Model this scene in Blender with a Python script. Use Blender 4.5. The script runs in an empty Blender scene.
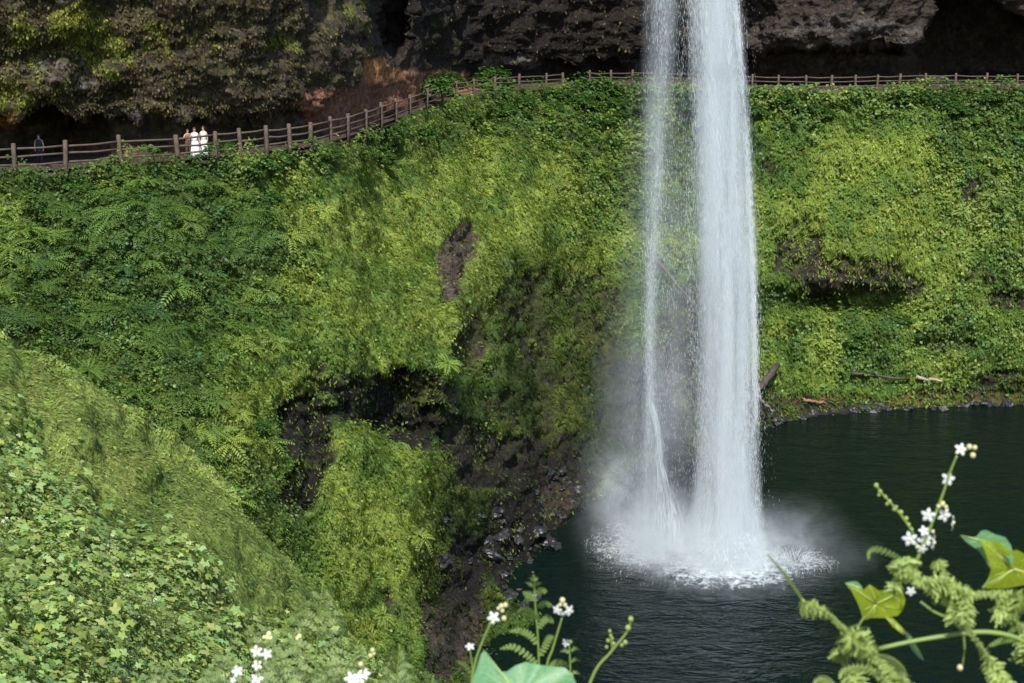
import bpy, bmesh, math, random
import numpy as np
from mathutils import Vector, Matrix
rng = np.random.default_rng(7); random.seed(7)
C = bpy.context.scene.collection
sc = bpy.context.scene
# ------------------------------------------------------------------ camera model
F = 1422.2; TH = math.radians(13.68); ZC = 33.5
ct, st = math.cos(TH), math.sin(TH)
def at(px, py, Y):
    px, py, Y = np.broadcast_arrays(np.asarray(px, float), np.asarray(py, float), np.asarray(Y, float))
    u = (px-512)/F; v = (341.5-py)/F
    k = Y/(ct+v*st)
    return np.stack([u*k, Y+0*k, ZC+(-st+v*ct)*k], -1)
def V(px, py, Y): return Vector(at(px, py, Y).tolist())
def poolY(y): return ZC/np.tan(TH+np.arctan((np.asarray(y, float)-341.5)/F))
def levelY(y, h=8.0): return h/np.tan(TH+np.arctan((np.asarray(y, float)-341.5)/F))

# ------------------------------------------------------------------ noise
_p = np.random.default_rng(3).permutation(512); _p = np.concatenate([_p, _p])
_g = np.random.default_rng(4).normal(size=(512, 3)); _g /= np.linalg.norm(_g, axis=1)[:, None]
def perlin(P):
    P = np.asarray(P, float); i = np.floor(P).astype(int); f = P-i; i &= 511
    w = f*f*f*(f*(f*6-15)+10); out = 0
    for a in (0, 1):
        for b in (0, 1):
            for c in (0, 1):
                h = _p[_p[_p[(i[..., 0]+a) & 511]+((i[..., 1]+b) & 511)]+((i[..., 2]+c) & 511)]
                g = _g[h & 511]
                d = g[..., 0]*(f[..., 0]-a)+g[..., 1]*(f[..., 1]-b)+g[..., 2]*(f[..., 2]-c)
                out = out+d*(w[..., 0] if a else 1-w[..., 0])*(w[..., 1] if b else 1-w[..., 1])*(w[..., 2] if c else 1-w[..., 2])
    return out
def fbm(P, s, octv=4, gain=.5):
    P = np.asarray(P, float)*s; a = 1.; o = 0.
    for k in range(octv): o = o+a*perlin(P+k*17.3); P = P*2.03; a *= gain
    return o
def ss(a, b, x): t = np.clip((x-a)/(b-a), 0, 1); return t*t*(3-2*t)
def blob(px, py, L):
    o = np.zeros(np.shape(px))
    for b in L:
        cx, cy, rx, ry, s = b[:5]; an = math.radians(b[5]) if len(b) > 5 else 0
        dx, dy = px-cx, py-cy; x = dx*math.cos(an)+dy*math.sin(an); y = -dx*math.sin(an)+dy*math.cos(an)
        o = np.maximum(o, s*(1-ss(.45, 1.25, np.sqrt((x/rx)**2+(y/ry)**2))))
    return o
def pix(x, y): return np.stack([np.asarray(x, float), np.asarray(y, float), 0*np.asarray(x, float)], -1)

# ------------------------------------------------------------------ mesh helpers
def tag(o, label=None, cat=None, group=None, kind=None):
    if label: o['label'] = label
    if cat: o['category'] = cat
    if group: o['group'] = group
    if kind: o['kind'] = kind
    return o
def link(name, me, parent=None, mat=None):
    o = bpy.data.objects.new(name, me); C.objects.link(o)
    if mat and me is not None and not me.materials: me.materials.append(mat)
    if parent: o.parent = parent
    return o
def empty(name, loc=(0, 0, 0), rz=0):
    o = bpy.data.objects.new(name, None); C.objects.link(o); o.location = loc; o.rotation_euler = (0, 0, rz)
    o.empty_display_size = .2
    return o
def npmesh(name, verts, faces, cols=None, smooth=False):
    verts = np.ascontiguousarray(verts, np.float32).reshape(-1, 3); faces = np.ascontiguousarray(faces, np.int32)
    me = bpy.data.meshes.new(name); n, k = faces.shape
    me.vertices.add(len(verts)); me.vertices.foreach_set('co', verts.ravel())
    me.loops.add(n*k); me.loops.foreach_set('vertex_index', faces.ravel())
    me.polygons.add(n); me.polygons.foreach_set('loop_start', np.arange(0, n*k, k, dtype=np.int32))
    me.update(calc_edges=True)
    if smooth: me.polygons.foreach_set('use_smooth', np.ones(n, bool))
    for nm, c in (cols or {}).items():
        a = me.color_attributes.new(nm, 'FLOAT_COLOR', 'POINT')
        c = np.asarray(c, np.float32)
        if c.shape[1] == 3: c = np.concatenate([c, np.ones((len(c), 1), np.float32)], 1)
        a.data.foreach_set('color', np.ascontiguousarray(c).ravel())
    return me
def spread(T, faces, O, X, Y_, Z_, S):
    """template T (m,3) placed K times with frames; returns verts, faces"""
    K = len(O); m = len(T)
    v = O[:, None, :]+S[:, None, None]*(T[None, :, 0:1]*X[:, None, :]+T[None, :, 1:2]*Y_[:, None, :]+T[None, :, 2:3]*Z_[:, None, :])
    f = (np.arange(K)[:, None, None]*m+faces[None]).reshape(-1, faces.shape[1])
    return v.reshape(-1, 3), f
def unit(v): return v/np.maximum(np.linalg.norm(v, axis=-1, keepdims=True), 1e-9)

# ------------------------------------------------------------------ materials
def mat(name):
    m = bpy.data.materials.new(name); m.use_nodes = True; nt = m.node_tree
    b = nt.nodes['Principled BSDF']; return m, nt, b
def nd(nt, t, **kw):
    n = nt.nodes.new(t)
    for k, v in kw.items(): setattr(n, k, v)
    return n
def noise(nt, scale, detail=6, rough=.6, vec=None, dist=0):
    n = nd(nt, 'ShaderNodeTexNoise'); n.inputs['Scale'].default_value = scale; n.inputs['Detail'].default_value = detail
    n.inputs['Roughness'].default_value = rough; n.inputs['Distortion'].default_value = dist
    if vec: nt.links.new(vec, n.inputs['Vector'])
    return n
def geo(nt): return nd(nt, 'ShaderNodeNewGeometry').outputs['Position']
def ramp(nt, src, stops):
    r = nd(nt, 'ShaderNodeValToRGB'); e = r.color_ramp.elements
    while len(e) < len(stops): e.new(.5)
    for el, (p, c) in zip(e, stops): el.position = p; el.color = (*c, 1) if len(c) == 3 else c
    nt.links.new(src, r.inputs[0]); return r
def mixc(nt, fac, a, b, mode='MIX'):
    n = nd(nt, 'ShaderNodeMix', data_type='RGBA', blend_type=mode)
    for s, i in ((fac, 0), (a, 6), (b, 7)):
        if hasattr(s, 'is_linked') or isinstance(s, bpy.types.NodeSocket): nt.links.new(s, n.inputs[i])
        else: n.inputs[i].default_value = s if i == 0 else (*s, 1)
    return n.outputs[2]
def mth(nt, op, a, b=None, c=None, clamp=False):
    n = nd(nt, 'ShaderNodeMath', operation=op); n.use_clamp = clamp
    for i, s in enumerate((a, b, c)):
        if s is None: continue
        if isinstance(s, bpy.types.NodeSocket): nt.links.new(s, n.inputs[i])
        else: n.inputs[i].default_value = s
    return n.outputs[0]
def bump(nt, b, h, strength, dist):
    n = nd(nt, 'ShaderNodeBump'); n.inputs['Strength'].default_value = strength; n.inputs['Distance'].default_value = dist
    nt.links.new(h, n.inputs['Height']); nt.links.new(n.outputs[0], b.inputs['Normal'])
def plain(name, col, rough=.6, var=.35, scale=8, spec=.4, bm=None):
    m, nt, b = mat(name); n = noise(nt, scale, 5)
    lo = tuple(c*(1-var) for c in col); hi = tuple(min(1, c*(1+var)) for c in col)
    r = ramp(nt, n.outputs[0], [(.3, lo), (.7, hi)]); nt.links.new(r.outputs[0], b.inputs['Base Color'])
    b.inputs['Roughness'].default_value = rough; b.inputs['Specular IOR Level'].default_value = spec
    if bm: bump(nt, b, n.outputs[0], .8, bm)
    return m
def leafmat(name, col=None, transl=.35, rough=.5, attr='tint', sat=1.0, spec=.3, tcol=None):
    m, nt, b = mat(name); out = nt.nodes['Material Output']
    if col is None: c = nd(nt, 'ShaderNodeAttribute', attribute_name=attr).outputs['Color']
    else:
        n = noise(nt, 30, 3); c = ramp(nt, n.outputs[0], [(.3, tuple(x*.75 for x in col)), (.7, tuple(min(1, x*1.25) for x in col))]).outputs[0]
    nt.links.new(c, b.inputs['Base Color']); b.inputs['Roughness'].default_value = rough
    b.inputs['Specular IOR Level'].default_value = spec
    t = nd(nt, 'ShaderNodeBsdfTranslucent')
    tc = mixc(nt, 1.0, c, tcol or (1.25, 1.15, .45), 'MULTIPLY'); nt.links.new(tc, t.inputs[0])
    mx = nd(nt, 'ShaderNodeMixShader'); mx.inputs[0].default_value = transl
    nt.links.new(b.outputs[0], mx.inputs[1]); nt.links.new(t.outputs[0], mx.inputs[2]); nt.links.new(mx.outputs[0], out.inputs[0])
    return m
def groundmat(name, rough=.8, spec=.3, bscale=1.0):
    m, nt, b = mat(name); g = geo(nt)
    c = nd(nt, 'ShaderNodeAttribute', attribute_name='tint').outputs['Color']
    n1 = noise(nt, 2.2*bscale, 8, .7, g); n2 = nd(nt, 'ShaderNodeTexVoronoi'); n2.inputs['Scale'].default_value = 3.0*bscale
    nt.links.new(g, n2.inputs['Vector'])
    r = ramp(nt, n1.outputs[0], [(.32, (.35, .35, .37)), (.5, (.9, .9, .9)), (.7, (1.9, 1.8, 1.7))])
    nt.links.new(mixc(nt, 1.0, c, r.outputs[0], 'MULTIPLY'), b.inputs['Base Color'])
    b.inputs['Roughness'].default_value = rough; b.inputs['Specular IOR Level'].default_value = spec
    h = mth(nt, 'ADD', n1.outputs[0], mth(nt, 'MULTIPLY', n2.outputs['Distance'], .5)); bump(nt, b, h, 1.0, .35)
    return m
M_ROCK = groundmat('wet_basalt', .72, .25); M_SOIL = groundmat('mossy_soil', .9, .15, 2)
M_LEAF = leafmat('green_leaves'); M_MOSS = leafmat('hanging_moss', transl=.4, rough=.8, spec=.1, tcol=(1.02, 1.08, .5))

# ------------------------------------------------------------------ rim of the bowl (fence line)
RX = np.array([-300, 0, 66, 121, 178, 216, 267, 311, 331, 348, 366, 381, 397, 410, 427, 442, 456, 474, 495, 519, 560, 600, 640, 700, 760, 831, 925, 1024, 1320.])
RY = np.array([180, 173, 169, 164, 161, 157, 151.5, 146.5, 141, 136.5, 130.5, 124.5, 118.5, 114, 107, 101.5, 97.5, 94.5, 91.8, 90, 87.5, 85.5, 85, 87, 90, 90.5, 88.5, 89, 91.])
def rimy(x): return np.interp(x, RX, RY)
def rimd(x): return levelY(rimy(x))
SHX = np.array([-300, 380, 460, 520, 560, 580, 592, 605, 625, 650, 700, 740, 775, 820, 900, 1024, 1320.])
SHY = np.array([1200, 760, 715, 683, 620, 575, 540, 508, 488, 470, 455, 440, 425, 413, 409, 403, 398.])
def shy(x): return np.interp(x, SHX, SHY)
# control columns: px -> [(py, distance)], rim and shore filled in automatically
COL = {
 -300: [(250, 58), (420, 46), (560, 40), (760, 35)],
 0: [(230, 63.5), (320, 58.5), (420, 53.5), (520, 49), (720, 43)],
 120: [(230, 66), (330, 61.5), (430, 57), (560, 52), (720, 48)],
 240: [(220, 70.5), (310, 67), (400, 62.5), (480, 59.5), (560, 57), (760, 52)],
 320: [(200, 75.5), (300, 70), (380, 67.5), (420, 67.3), (470, 66), (540, 63), (600, 60), (760, 54)],
 400: [(160, 95), (240, 84), (320, 76), (365, 73), (395, 75), (430, 75), (448, 72), (520, 68), (600, 64.5), (683, 61), (770, 57)],
 450: [(150, 106), (220, 93), (300, 82), (360, 76), (405, 74), (432, 76.5), (480, 74), (540, 71.5), (600, 68.3), (683, 64), (770, 59)],
 485: [(150, 112), (220, 101), (300, 91), (360, 85.5), (430, 82), (480, 81), (560, 78), (600, 74), (650, 69), (700, 65)],
 560: [(150, 121), (230, 111), (270, 108), (300, 106), (360, 100), (430, 93), (500, 88), (560, 82.5), (600, 77.5)],
 620: [(150, 127), (240, 116), (270, 114.5), (330, 110), (400, 104), (480, 95.5)],
 700: [(150, 128), (240, 119), (330, 112), (400, 107)],
 760: [(150, 122), (220, 118.5), (270, 116.5), (300, 117), (340, 115.5), (390, 112)],
 830: [(140, 122.5), (200, 119.5), (250, 117.2), (285, 116.8), (302, 120), (318, 117.8), (350, 116.3), (385, 115.2)],
 885: [(140, 122.5), (200, 119), (250, 116.6), (288, 115.8), (305, 119.4), (320, 117.2), (350, 116), (385, 115)],
 930: [(150, 122.5), (250, 118.8), (310, 117.2), (380, 115.6)],
 1024: [(150, 122.5), (250, 119), (300, 117.8), (345, 117), (380, 115.8)],
 1320: [(150, 121), (250, 116), (300, 115), (380, 114)],
}
def field(cols, PX, PY, ytop, dtop, bottom=None):
    xs = np.array(sorted(cols)); D = np.zeros((len(xs),)+PX.shape)
    for k, x in enumerate(xs):
        y0 = float(ytop(x)); pts = [(y0, float(dtop(x)))]+[p for p in cols[x]]
        if bottom is not None:
            s = float(bottom(x))
            if s < pts[-1][0]+800 and s <= 720: pts = [p for p in pts if p[0] < s-4]+[(s, float(poolY(s)))]
        ys = np.array([p[0] for p in pts]); ds = np.array([p[1] for p in pts])
        # depth as a fraction between rim and the column, kept in absolute rows below the rim of each pixel column
        D[k] = np.interp(PY-(ytop(PX)-y0)*np.clip(1-(PY-ytop(PX))/120, 0, 1), ys, ds)
    idx = np.clip(np.searchsorted(xs, PX)-1, 0, len(xs)-2)
    x0 = xs[idx]; x1 = xs[idx+1]; t = np.clip((PX-x0)/(x1-x0), 0, 1); t = t*t*(3-2*t)*.5+t*.5
    A = np.take_along_axis(D, idx[None], 0)[0]; B = np.take_along_axis(D, (idx+1)[None], 0)[0]
    return A*(1-t)+B*t
def smooth(a, n):
    for _ in range(n):
        a = np.pad(a, 1, mode='edge'); a = (a[1:-1, 1:-1]*2+a[:-2, 1:-1]+a[2:, 1:-1]+a[1:-1, :-2]+a[1:-1, 2:])/6
    return a
class Sheet: pass
def make_sheet(PX, PY, D, relief):
    s = Sheet(); s.px, s.py = PX, PY
    P = at(PX, PY, D)
    def nrm(P):
        a = np.gradient(P, axis=1); b = np.gradient(P, axis=0); n = unit(np.cross(a, b))
        v = np.array([0, 0, ZC])-P; sg = np.sign((n*v).sum(-1, keepdims=True)); sg[sg == 0] = 1; return n*sg
    N = nrm(P); P = P+N*relief(PX, PY, P)[..., None]; s.P = P; s.N = nrm(P); s.N0 = N
    return s
def sheet_mesh(name, s, tint):
    nr, nc = s.px.shape; i = np.arange(nr*nc).reshape(nr, nc)
    f = np.stack([i[:-1, :-1], i[1:, :-1], i[1:, 1:], i[:-1, 1:]], -1).reshape(-1, 4)
    return npmesh(name, s.P.reshape(-1, 3), f, {'tint': tint.reshape(-1, 3)}, True)

# ------------------------------------------------------------------ bowl hillside
cx = np.arange(-300, 1321, 1.8); nr = 400
PX = np.broadcast_to(cx, (nr, len(cx))).copy(); T = np.linspace(0, 1, nr)[:, None]
PY = rimy(PX)+T*(790-rimy(PX))
D = field(COL, PX, PY, rimy, rimd, shy)
S_ = shy(PX); under = PY > S_
D = np.where(under, np.maximum(D*0+poolY(PY)+np.clip(PY-S_, 0, 60)*.06, 0), D); D = smooth(D, 6)
D[0] = rimd(PX[0])
ROCK = [(395, 400, 82, 44, 1), (305, 435, 34, 60, 1.), (330, 380, 40, 25, .6), (455, 262, 20, 50, .95, 10), (470, 340, 22, 50, .7), (555, 330, 95, 80, .60), (300, 480, 26, 50, .8), (430, 432, 60, 26, .9), (350, 360, 40, 16, .5), (520, 410, 60, 30, .65), (610, 340, 30, 60, .6), (590, 285, 50, 26, .5),
        (545, 520, 75, 100, 1.3), (490, 460, 55, 40, .85), (680, 400, 80, 110, .85), (690, 290, 60, 60, .6), (850, 275, 66, 26, 1, -4), (800, 250, 34, 50, .8), (900, 285, 30, 22, .85), (970, 195, 16, 24, .9),
        (770, 175, 20, 26, .6), (820, 290, 22, 18, .8), (1005, 300, 30, 14, .8), (945, 345, 50, 12, .55), (1005, 380, 35, 14, .9), (465, 590, 28, 110, .75), (395, 600, 14, 30, .6, -35), (440, 640, 26, 60, .9),
        (390, 180, 20, 24, .35), (975, 280, 30, 18, .5), (915, 190, 10, 10, .5), (820, 400, 250, 9, .8), (760, 400, 30, 30, .8), (800, 150, 10, 8, .5), (1010, 260, 12, 14, .5)]
def shoreband(px, py): return (1-ss(4, 32, shy(px)-py))*(px > 600)*1.1+(1-ss(0, 30, shy(px)-py))*(px <= 600)*1.2
def rockmask(px, py):
    n = fbm(pix(px, py*.8), .022, 5, .62)
    n2 = fbm(pix(px*1.4, py*.7)+50, .09, 3, .6)
    m = np.maximum(blob(px, py, ROCK), np.clip(shoreband(px, py), 0, 1.3))
    return ss(.38, .62, m+n*.42+n2*.32-.02)
def relief_bowl(px, py, P):
    top = ss(0, 25, py-rimy(px)); R = rockmask(px, py)
    big = fbm(P, .11, 3)*1.5; mid = fbm(P, .45, 3)*.55; fine = fbm(P*np.array([1, 1, .7]), 1.3, 3)
    hum = np.abs(fbm(P+9, .8, 2))*.5
    strata = fbm(P*np.array([.35, .35, 1.6]), .9, 3)*.5
    r = big+mid*(1-.3*R)+hum*(1-R)*.9+R*(fine*.75+strata-.35)
    far = ss(.0, .35, np.clip((shy(px)-py)/60, 0, 1))
    return r*top*(.25+.75*far)
bowl = make_sheet(PX, PY, D, relief_bowl)
R = rockmask(PX, PY); 
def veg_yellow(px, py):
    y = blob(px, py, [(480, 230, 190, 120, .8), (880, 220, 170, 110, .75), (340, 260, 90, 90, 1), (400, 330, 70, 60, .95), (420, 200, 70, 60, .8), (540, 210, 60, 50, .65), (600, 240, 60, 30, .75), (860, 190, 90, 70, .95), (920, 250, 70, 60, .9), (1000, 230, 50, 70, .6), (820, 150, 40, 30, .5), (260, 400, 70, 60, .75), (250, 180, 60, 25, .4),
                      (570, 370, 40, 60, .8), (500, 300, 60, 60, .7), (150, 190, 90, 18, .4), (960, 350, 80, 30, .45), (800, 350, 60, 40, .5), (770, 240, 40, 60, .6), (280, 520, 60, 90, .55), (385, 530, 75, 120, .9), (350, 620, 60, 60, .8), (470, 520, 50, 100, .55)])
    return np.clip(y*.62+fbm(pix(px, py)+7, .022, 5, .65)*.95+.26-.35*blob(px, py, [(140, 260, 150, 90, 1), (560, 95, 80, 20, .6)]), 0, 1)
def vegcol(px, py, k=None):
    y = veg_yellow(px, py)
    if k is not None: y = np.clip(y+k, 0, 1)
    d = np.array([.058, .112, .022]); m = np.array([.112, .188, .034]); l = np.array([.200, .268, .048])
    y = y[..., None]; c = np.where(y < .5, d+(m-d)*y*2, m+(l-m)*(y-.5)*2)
    dk = blob(px, py, [(462, 570, 52, 150, 1), (560, 410, 100, 90, 1), (545, 310, 90, 70, .75), (455, 600, 34, 110, .95), (430, 420, 60, 30, .6)])[..., None]  # dark olive moss, with shade of the recess painted into its colour too
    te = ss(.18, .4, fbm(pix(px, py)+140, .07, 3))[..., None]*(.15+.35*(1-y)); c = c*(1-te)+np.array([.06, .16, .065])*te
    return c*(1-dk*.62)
def rockcol(px, py):
    n = fbm(pix(px, py)+30, .05, 4)[..., None]
    c = np.array([.026, .022, .017])*(1+n*.8)*(1-.75*blob(px, py, [(540, 560, 110, 140, 1), (680, 400, 90, 120, .7), (385, 400, 110, 70, .9), (310, 440, 50, 80, .8), (560, 350, 90, 90, .5)]))[..., None]  # wet black rock; blobs also darken it for blocked sun in the recesses
    br = blob(px, py, [(457, 262, 22, 60, 1), (480, 350, 30, 40, .5), (560, 500, 22, 30, .4), (575, 560, 16, 30, .4), (490, 640, 30, 40, .8), (520, 650, 20, 20, .8), (430, 620, 30, 30, .5), (390, 600, 20, 20, .6), (865, 265, 40, 12, .4)])[..., None]
    c = c*(1-br)+np.array([.075, .055, .043])*br
    orr = (blob(px, py, [(900, 398, 130, 7, 1), (830, 400, 20, 6, .6), (1000, 397, 60, 6, .8)])*ss(-.1, .25, fbm(pix(px, py)+80, .08, 3)))[..., None]
    c = c*(1-orr)+np.array([.16, .10, .018])*orr
    return np.clip(c, .004, 1)
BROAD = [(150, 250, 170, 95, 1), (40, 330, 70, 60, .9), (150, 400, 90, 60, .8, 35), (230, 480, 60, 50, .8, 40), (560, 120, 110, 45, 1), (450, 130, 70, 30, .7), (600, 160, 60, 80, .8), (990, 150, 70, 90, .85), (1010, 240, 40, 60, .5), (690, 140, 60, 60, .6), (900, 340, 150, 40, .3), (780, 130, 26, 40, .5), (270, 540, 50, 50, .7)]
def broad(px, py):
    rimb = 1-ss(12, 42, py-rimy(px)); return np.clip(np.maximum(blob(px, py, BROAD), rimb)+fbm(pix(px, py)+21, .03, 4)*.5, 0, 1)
shaded_ground = vegcol(PX, PY, .05)*(.95-.55*broad(PX, PY)[..., None])  # ground darkened under leafy cover: shade between leaves put into the colour
tint = shaded_ground*(1-R[..., None])+rockcol(PX, PY)*R[..., None]
# wet olive moss film on the dark rock
mf = (ss(.0, .35, fbm(bowl.P, .5, 4)+blob(PX, PY, [(560, 350, 100, 100, .4), (470, 560, 50, 110, .4)])-.08)*R*.75*(PY < 470))[..., None]
tint = tint*(1-mf)+np.array([.045, .055, .010])*mf
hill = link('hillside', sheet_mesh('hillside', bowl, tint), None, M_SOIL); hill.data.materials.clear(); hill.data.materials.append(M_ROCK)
tag(hill, 'steep mossy bowl wall round the plunge pool', 'hillside', None, 'structure')

# ------------------------------------------------------------------ cliff above the trail
LIP = np.array([[-300, 118], [0, 118], [60, 128], [110, 134], [160, 132], [200, 127], [250, 131], [300, 121], [330, 104], [352, 80], [372, 58], [384, 48], [390, 44], [408, 44], [416, 50], [424, 60], [470, 66], [540, 66], [600, 66], [680, 66], [750, 57], [800, 50], [850, 52], [900, 54], [922, 40], [936, 20], [943, -20], [948, -70], [975, -70], [985, -30], [1000, 8], [1024, 24], [1320, 30.]])  # at the cavern the overhang is unseen, added above the frame to shade it
FACE = np.array([[-300, -4], [0, 1.2], [100, 1.5], [200, 1.5], [300, 1.8], [350, 3.], [378, 4], [400, 4], [425, 6], [480, 6], [600, 6], [700, 6], [745, 4.5], [800, 2.2], [860, 1.2], [905, 2], [930, 3], [950, 4], [975, 4], [1000, 4], [1320, 3.]])
REC = np.array([[-300, 8], [0, 8], [70, 8], [110, 3.6], [180, 3.4], [250, 4.5], [310, 5], [340, 3.8], [400, 3.8], [430, 5], [460, 8], [520, 8.5], [700, 10], [800, 10], [900, 11], [950, 20], [1024, 17], [1320, 14.]])
nr2 = 210; PX2 = np.broadcast_to(cx, (nr2, len(cx))).copy(); T2 = np.linspace(0, 1, nr2)[:, None]**1.35
PY2 = rimy(PX2)+1-T2*(rimy(PX2)+240)
lip = np.interp(PX2, LIP[:, 0], LIP[:, 1])+fbm(pix(PX2, 0*PX2), .03, 4)*9
face = np.interp(PX2, FACE[:, 0], FACE[:, 1]); rec = np.interp(PX2, REC[:, 0], REC[:, 1])
rd = rimd(PX2); up = rimy(PX2)-PY2
below = rd+np.minimum(up*.9+2.4, rec)        # floor rising into the back wall of the recess
dirt = blob(PX2, PY2, [(345, 112, 50, 28, 1), (395, 92, 45, 26, 1), (450, 84, 60, 16, .8)])
below = rd+np.minimum(up*(.9-.45*dirt)+2.4, rec)
above = rd+face-np.clip(lip-PY2, 0, 400)*.002+1.2*np.exp(-np.clip(lip-PY2, 0, 99)/7.)
D2 = np.where(PY2 > lip, below, above)+11*np.clip(blob(PX2, PY2, [(394, -20, 17, 75, 1), (400, -120, 20, 90, 1)])*1.5, 0, 1); D2 = smooth(D2, 2)
def relief_cliff(px, py, P):
    lp = np.interp(px, LIP[:, 0], LIP[:, 1]); a = ss(2, 16, rimy(px)-py)
    big = fbm(P, .13, 3)*1.6; r = fbm(P*np.array([1, 1, 1.7]), .45, 4, .5)*.75; cr = -np.abs(fbm(P+5, .22, 3))*1.6; st_ = np.abs(fbm(P*np.array([.25, .25, 1.2]), .7, 3))*-.35
    fine = fbm(P, 2.6, 3, .7)*.17+st_
    k = np.where(py > lp, .45, 1.)
    return (big+r+cr+fine*1.1)*a*k
cliff = make_sheet(PX2, PY2, D2, relief_cliff)
n = fbm(pix(PX2, PY2), .035, 5)[..., None]; n2 = fbm(cliff.P, 1.5, 3, .7)[..., None]
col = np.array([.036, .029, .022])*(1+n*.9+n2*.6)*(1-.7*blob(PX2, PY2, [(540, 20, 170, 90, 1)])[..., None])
left = (ss(420, 330, PX2))[..., None]
col = col*(1-.0*left)+left*np.clip(n2+.2, 0, 1)*np.array([.045, .036, .012])
def cmoss(px, py):
    m = blob(px, py, [(85, 28, 55, 30, .95, 25), (25, 45, 28, 50, .6), (165, 40, 50, 30, .45), (290, 45, 40, 12, .65), (45, 85, 60, 28, .5), (117, 76, 10, 8, 1), (20, 100, 40, 20, .6), (115, 60, 40, 20, .6), (210, 40, 30, 30, .4), (430, 20, 50, 40, .3), (360, 12, 20, 24, .5), (250, 60, 20, 12, .4)])
    return np.clip(ss(.42, .8, m+fbm(pix(px, py)+3, .06, 4)*.7)+.22*ss(-.3, .5, fbm(pix(px, py)+8, .08, 4, .7))*(px < 370), 0, 1)
mo = cmoss(PX2, PY2)[..., None]; col = col*(1-mo)+np.array([.10, .125, .018])*mo
g = (blob(PX2, PY2, [(85, 85, 28, 10, 1, -20), (140, 127, 26, 6, 1), (235, 122, 14, 6, .6), (290, 120, 14, 5, .7), (55, 70, 30, 10, .4), (850, 40, 90, 25, .35), (500, 62, 18, 7, .6), (530, 64, 14, 6, .8), (60, 5, 20, 8, .5)])*ss(-.2, .2, n[..., 0]+n2[..., 0]))[..., None]
col = col*(1-g)+np.array([.17, .165, .16])*g
dr = (ss(.3, .6, np.maximum(dirt*.9, blob(PX2, PY2, [(345, 108, 50, 24, 1), (395, 88, 38, 20, 1), (110, 152, 60, 12, .6), (200, 148, 60, 10, .5)]))+n[..., 0]*.3))[..., None]
col = col*(1-dr)+np.array([.19, .09, .055])*(1+n*.6)*dr
oc = (blob(PX2, PY2, [(372, 68, 16, 14, 1), (8, 120, 20, 9, .8), (398, 74, 12, 8, .6)]))[..., None]
col = col*(1-oc)+np.array([.36, .17, .06])*oc
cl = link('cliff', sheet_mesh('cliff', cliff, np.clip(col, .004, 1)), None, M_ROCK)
tag(cl, 'dark overhanging basalt cliff above the trail', 'cliff', None, 'structure')
# footpath: flat strip between fence and cliff
xs = np.arange(-290, 1311, 4.0); a = at(xs, rimy(xs), rimd(xs)); a[:, 2] -= .15; nrm_ = np.gradient(a, axis=0); nrm_ = unit(np.stack([-nrm_[:, 1], nrm_[:, 0], 0*xs], -1)); nrm_ *= np.sign(nrm_[:, 1:2])
rows = [a+nrm_*w+np.array([0, 0, dz]) for w, dz in ((-.02, -.12), (.1, .0), (.6, .05), (2.0, .06), (3.2, .1), (4.6, .25))]
Pp = np.stack(rows, 0); Pp[..., 2] += fbm(Pp, .7, 3)*.09
i = np.arange(Pp.shape[0]*Pp.shape[1]).reshape(Pp.shape[:2]); f = np.stack([i[:-1, :-1], i[:-1, 1:], i[1:, 1:], i[1:, :-1]], -1).reshape(-1, 4)
tc = np.broadcast_to(np.array([.10, .075, .06]), (Pp.shape[0]*Pp.shape[1], 3))
pth = link('footpath', npmesh('footpath', Pp, f, {'tint': tc}, True), None, M_SOIL); tag(pth, 'brown dirt trail behind the rail fence', 'footpath', None, 'structure')

# ------------------------------------------------------------------ near slope
NR = np.array([[-300, 120], [-120, 250], [0, 325], [60, 365], [120, 405], [200, 452], [240, 497], [270, 552], [330, 612], [370, 650], [410, 692], [480, 770], [700, 850], [1320, 1000.]])
def nry(x): return np.interp(x, NR[:, 0], NR[:, 1])+fbm(pix(x, 0*np.asarray(x, float))+3, .02, 4)*16
NC = {-300: [(0, 42), (.25, 24), (.5, 12), (.75, 7), (1, 4)], 0: [(0, 40), (.2, 22), (.38, 11), (.6, 6.5), (1, 3.6)], 100: [(0, 38), (.2, 22), (.4, 12), (.6, 7.5), (1, 4)],
      200: [(0, 39), (.25, 22), (.5, 12), (.75, 8), (1, 4)], 270: [(0, 37), (.25, 24), (.5, 13), (1, 4.5)], 330: [(0, 35), (.3, 22), (.6, 12), (1, 5)], 410: [(0, 32), (.3, 21), (.6, 12), (1, 5)],
      480: [(0, 26), (.5, 13), (1, 5)], 700: [(0, 15), (.5, 9), (1, 5)], 1320: [(0, 8), (1, 4)]}
cx3 = np.arange(-300, 1321, 3.); nr3 = 300
PX3 = np.broadcast_to(cx3, (nr3, len(cx3))).copy(); T3 = np.broadcast_to(np.linspace(0, 1, nr3)[:, None], PX3.shape)
PY3 = nry(PX3)+T3*(1150-nry(PX3)); xs = np.array(sorted(NC))
Dk = np.stack([np.interp(T3[:, 0], [p[0] for p in NC[x]], [p[1] for p in NC[x]]) for x in xs], 1)
D3 = np.stack([np.interp(cx3, xs, Dk[r]) for r in range(nr3)], 0); D3 = smooth(D3, 40)
def relief_near(px, py, P): return (fbm(P, .25, 3)*.9+fbm(P, 1.1, 3)*.3+fbm(P, .5, 2)*.5)*ss(3, 14, P[..., 1])
near = make_sheet(PX3, PY3, D3, relief_near)
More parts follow.
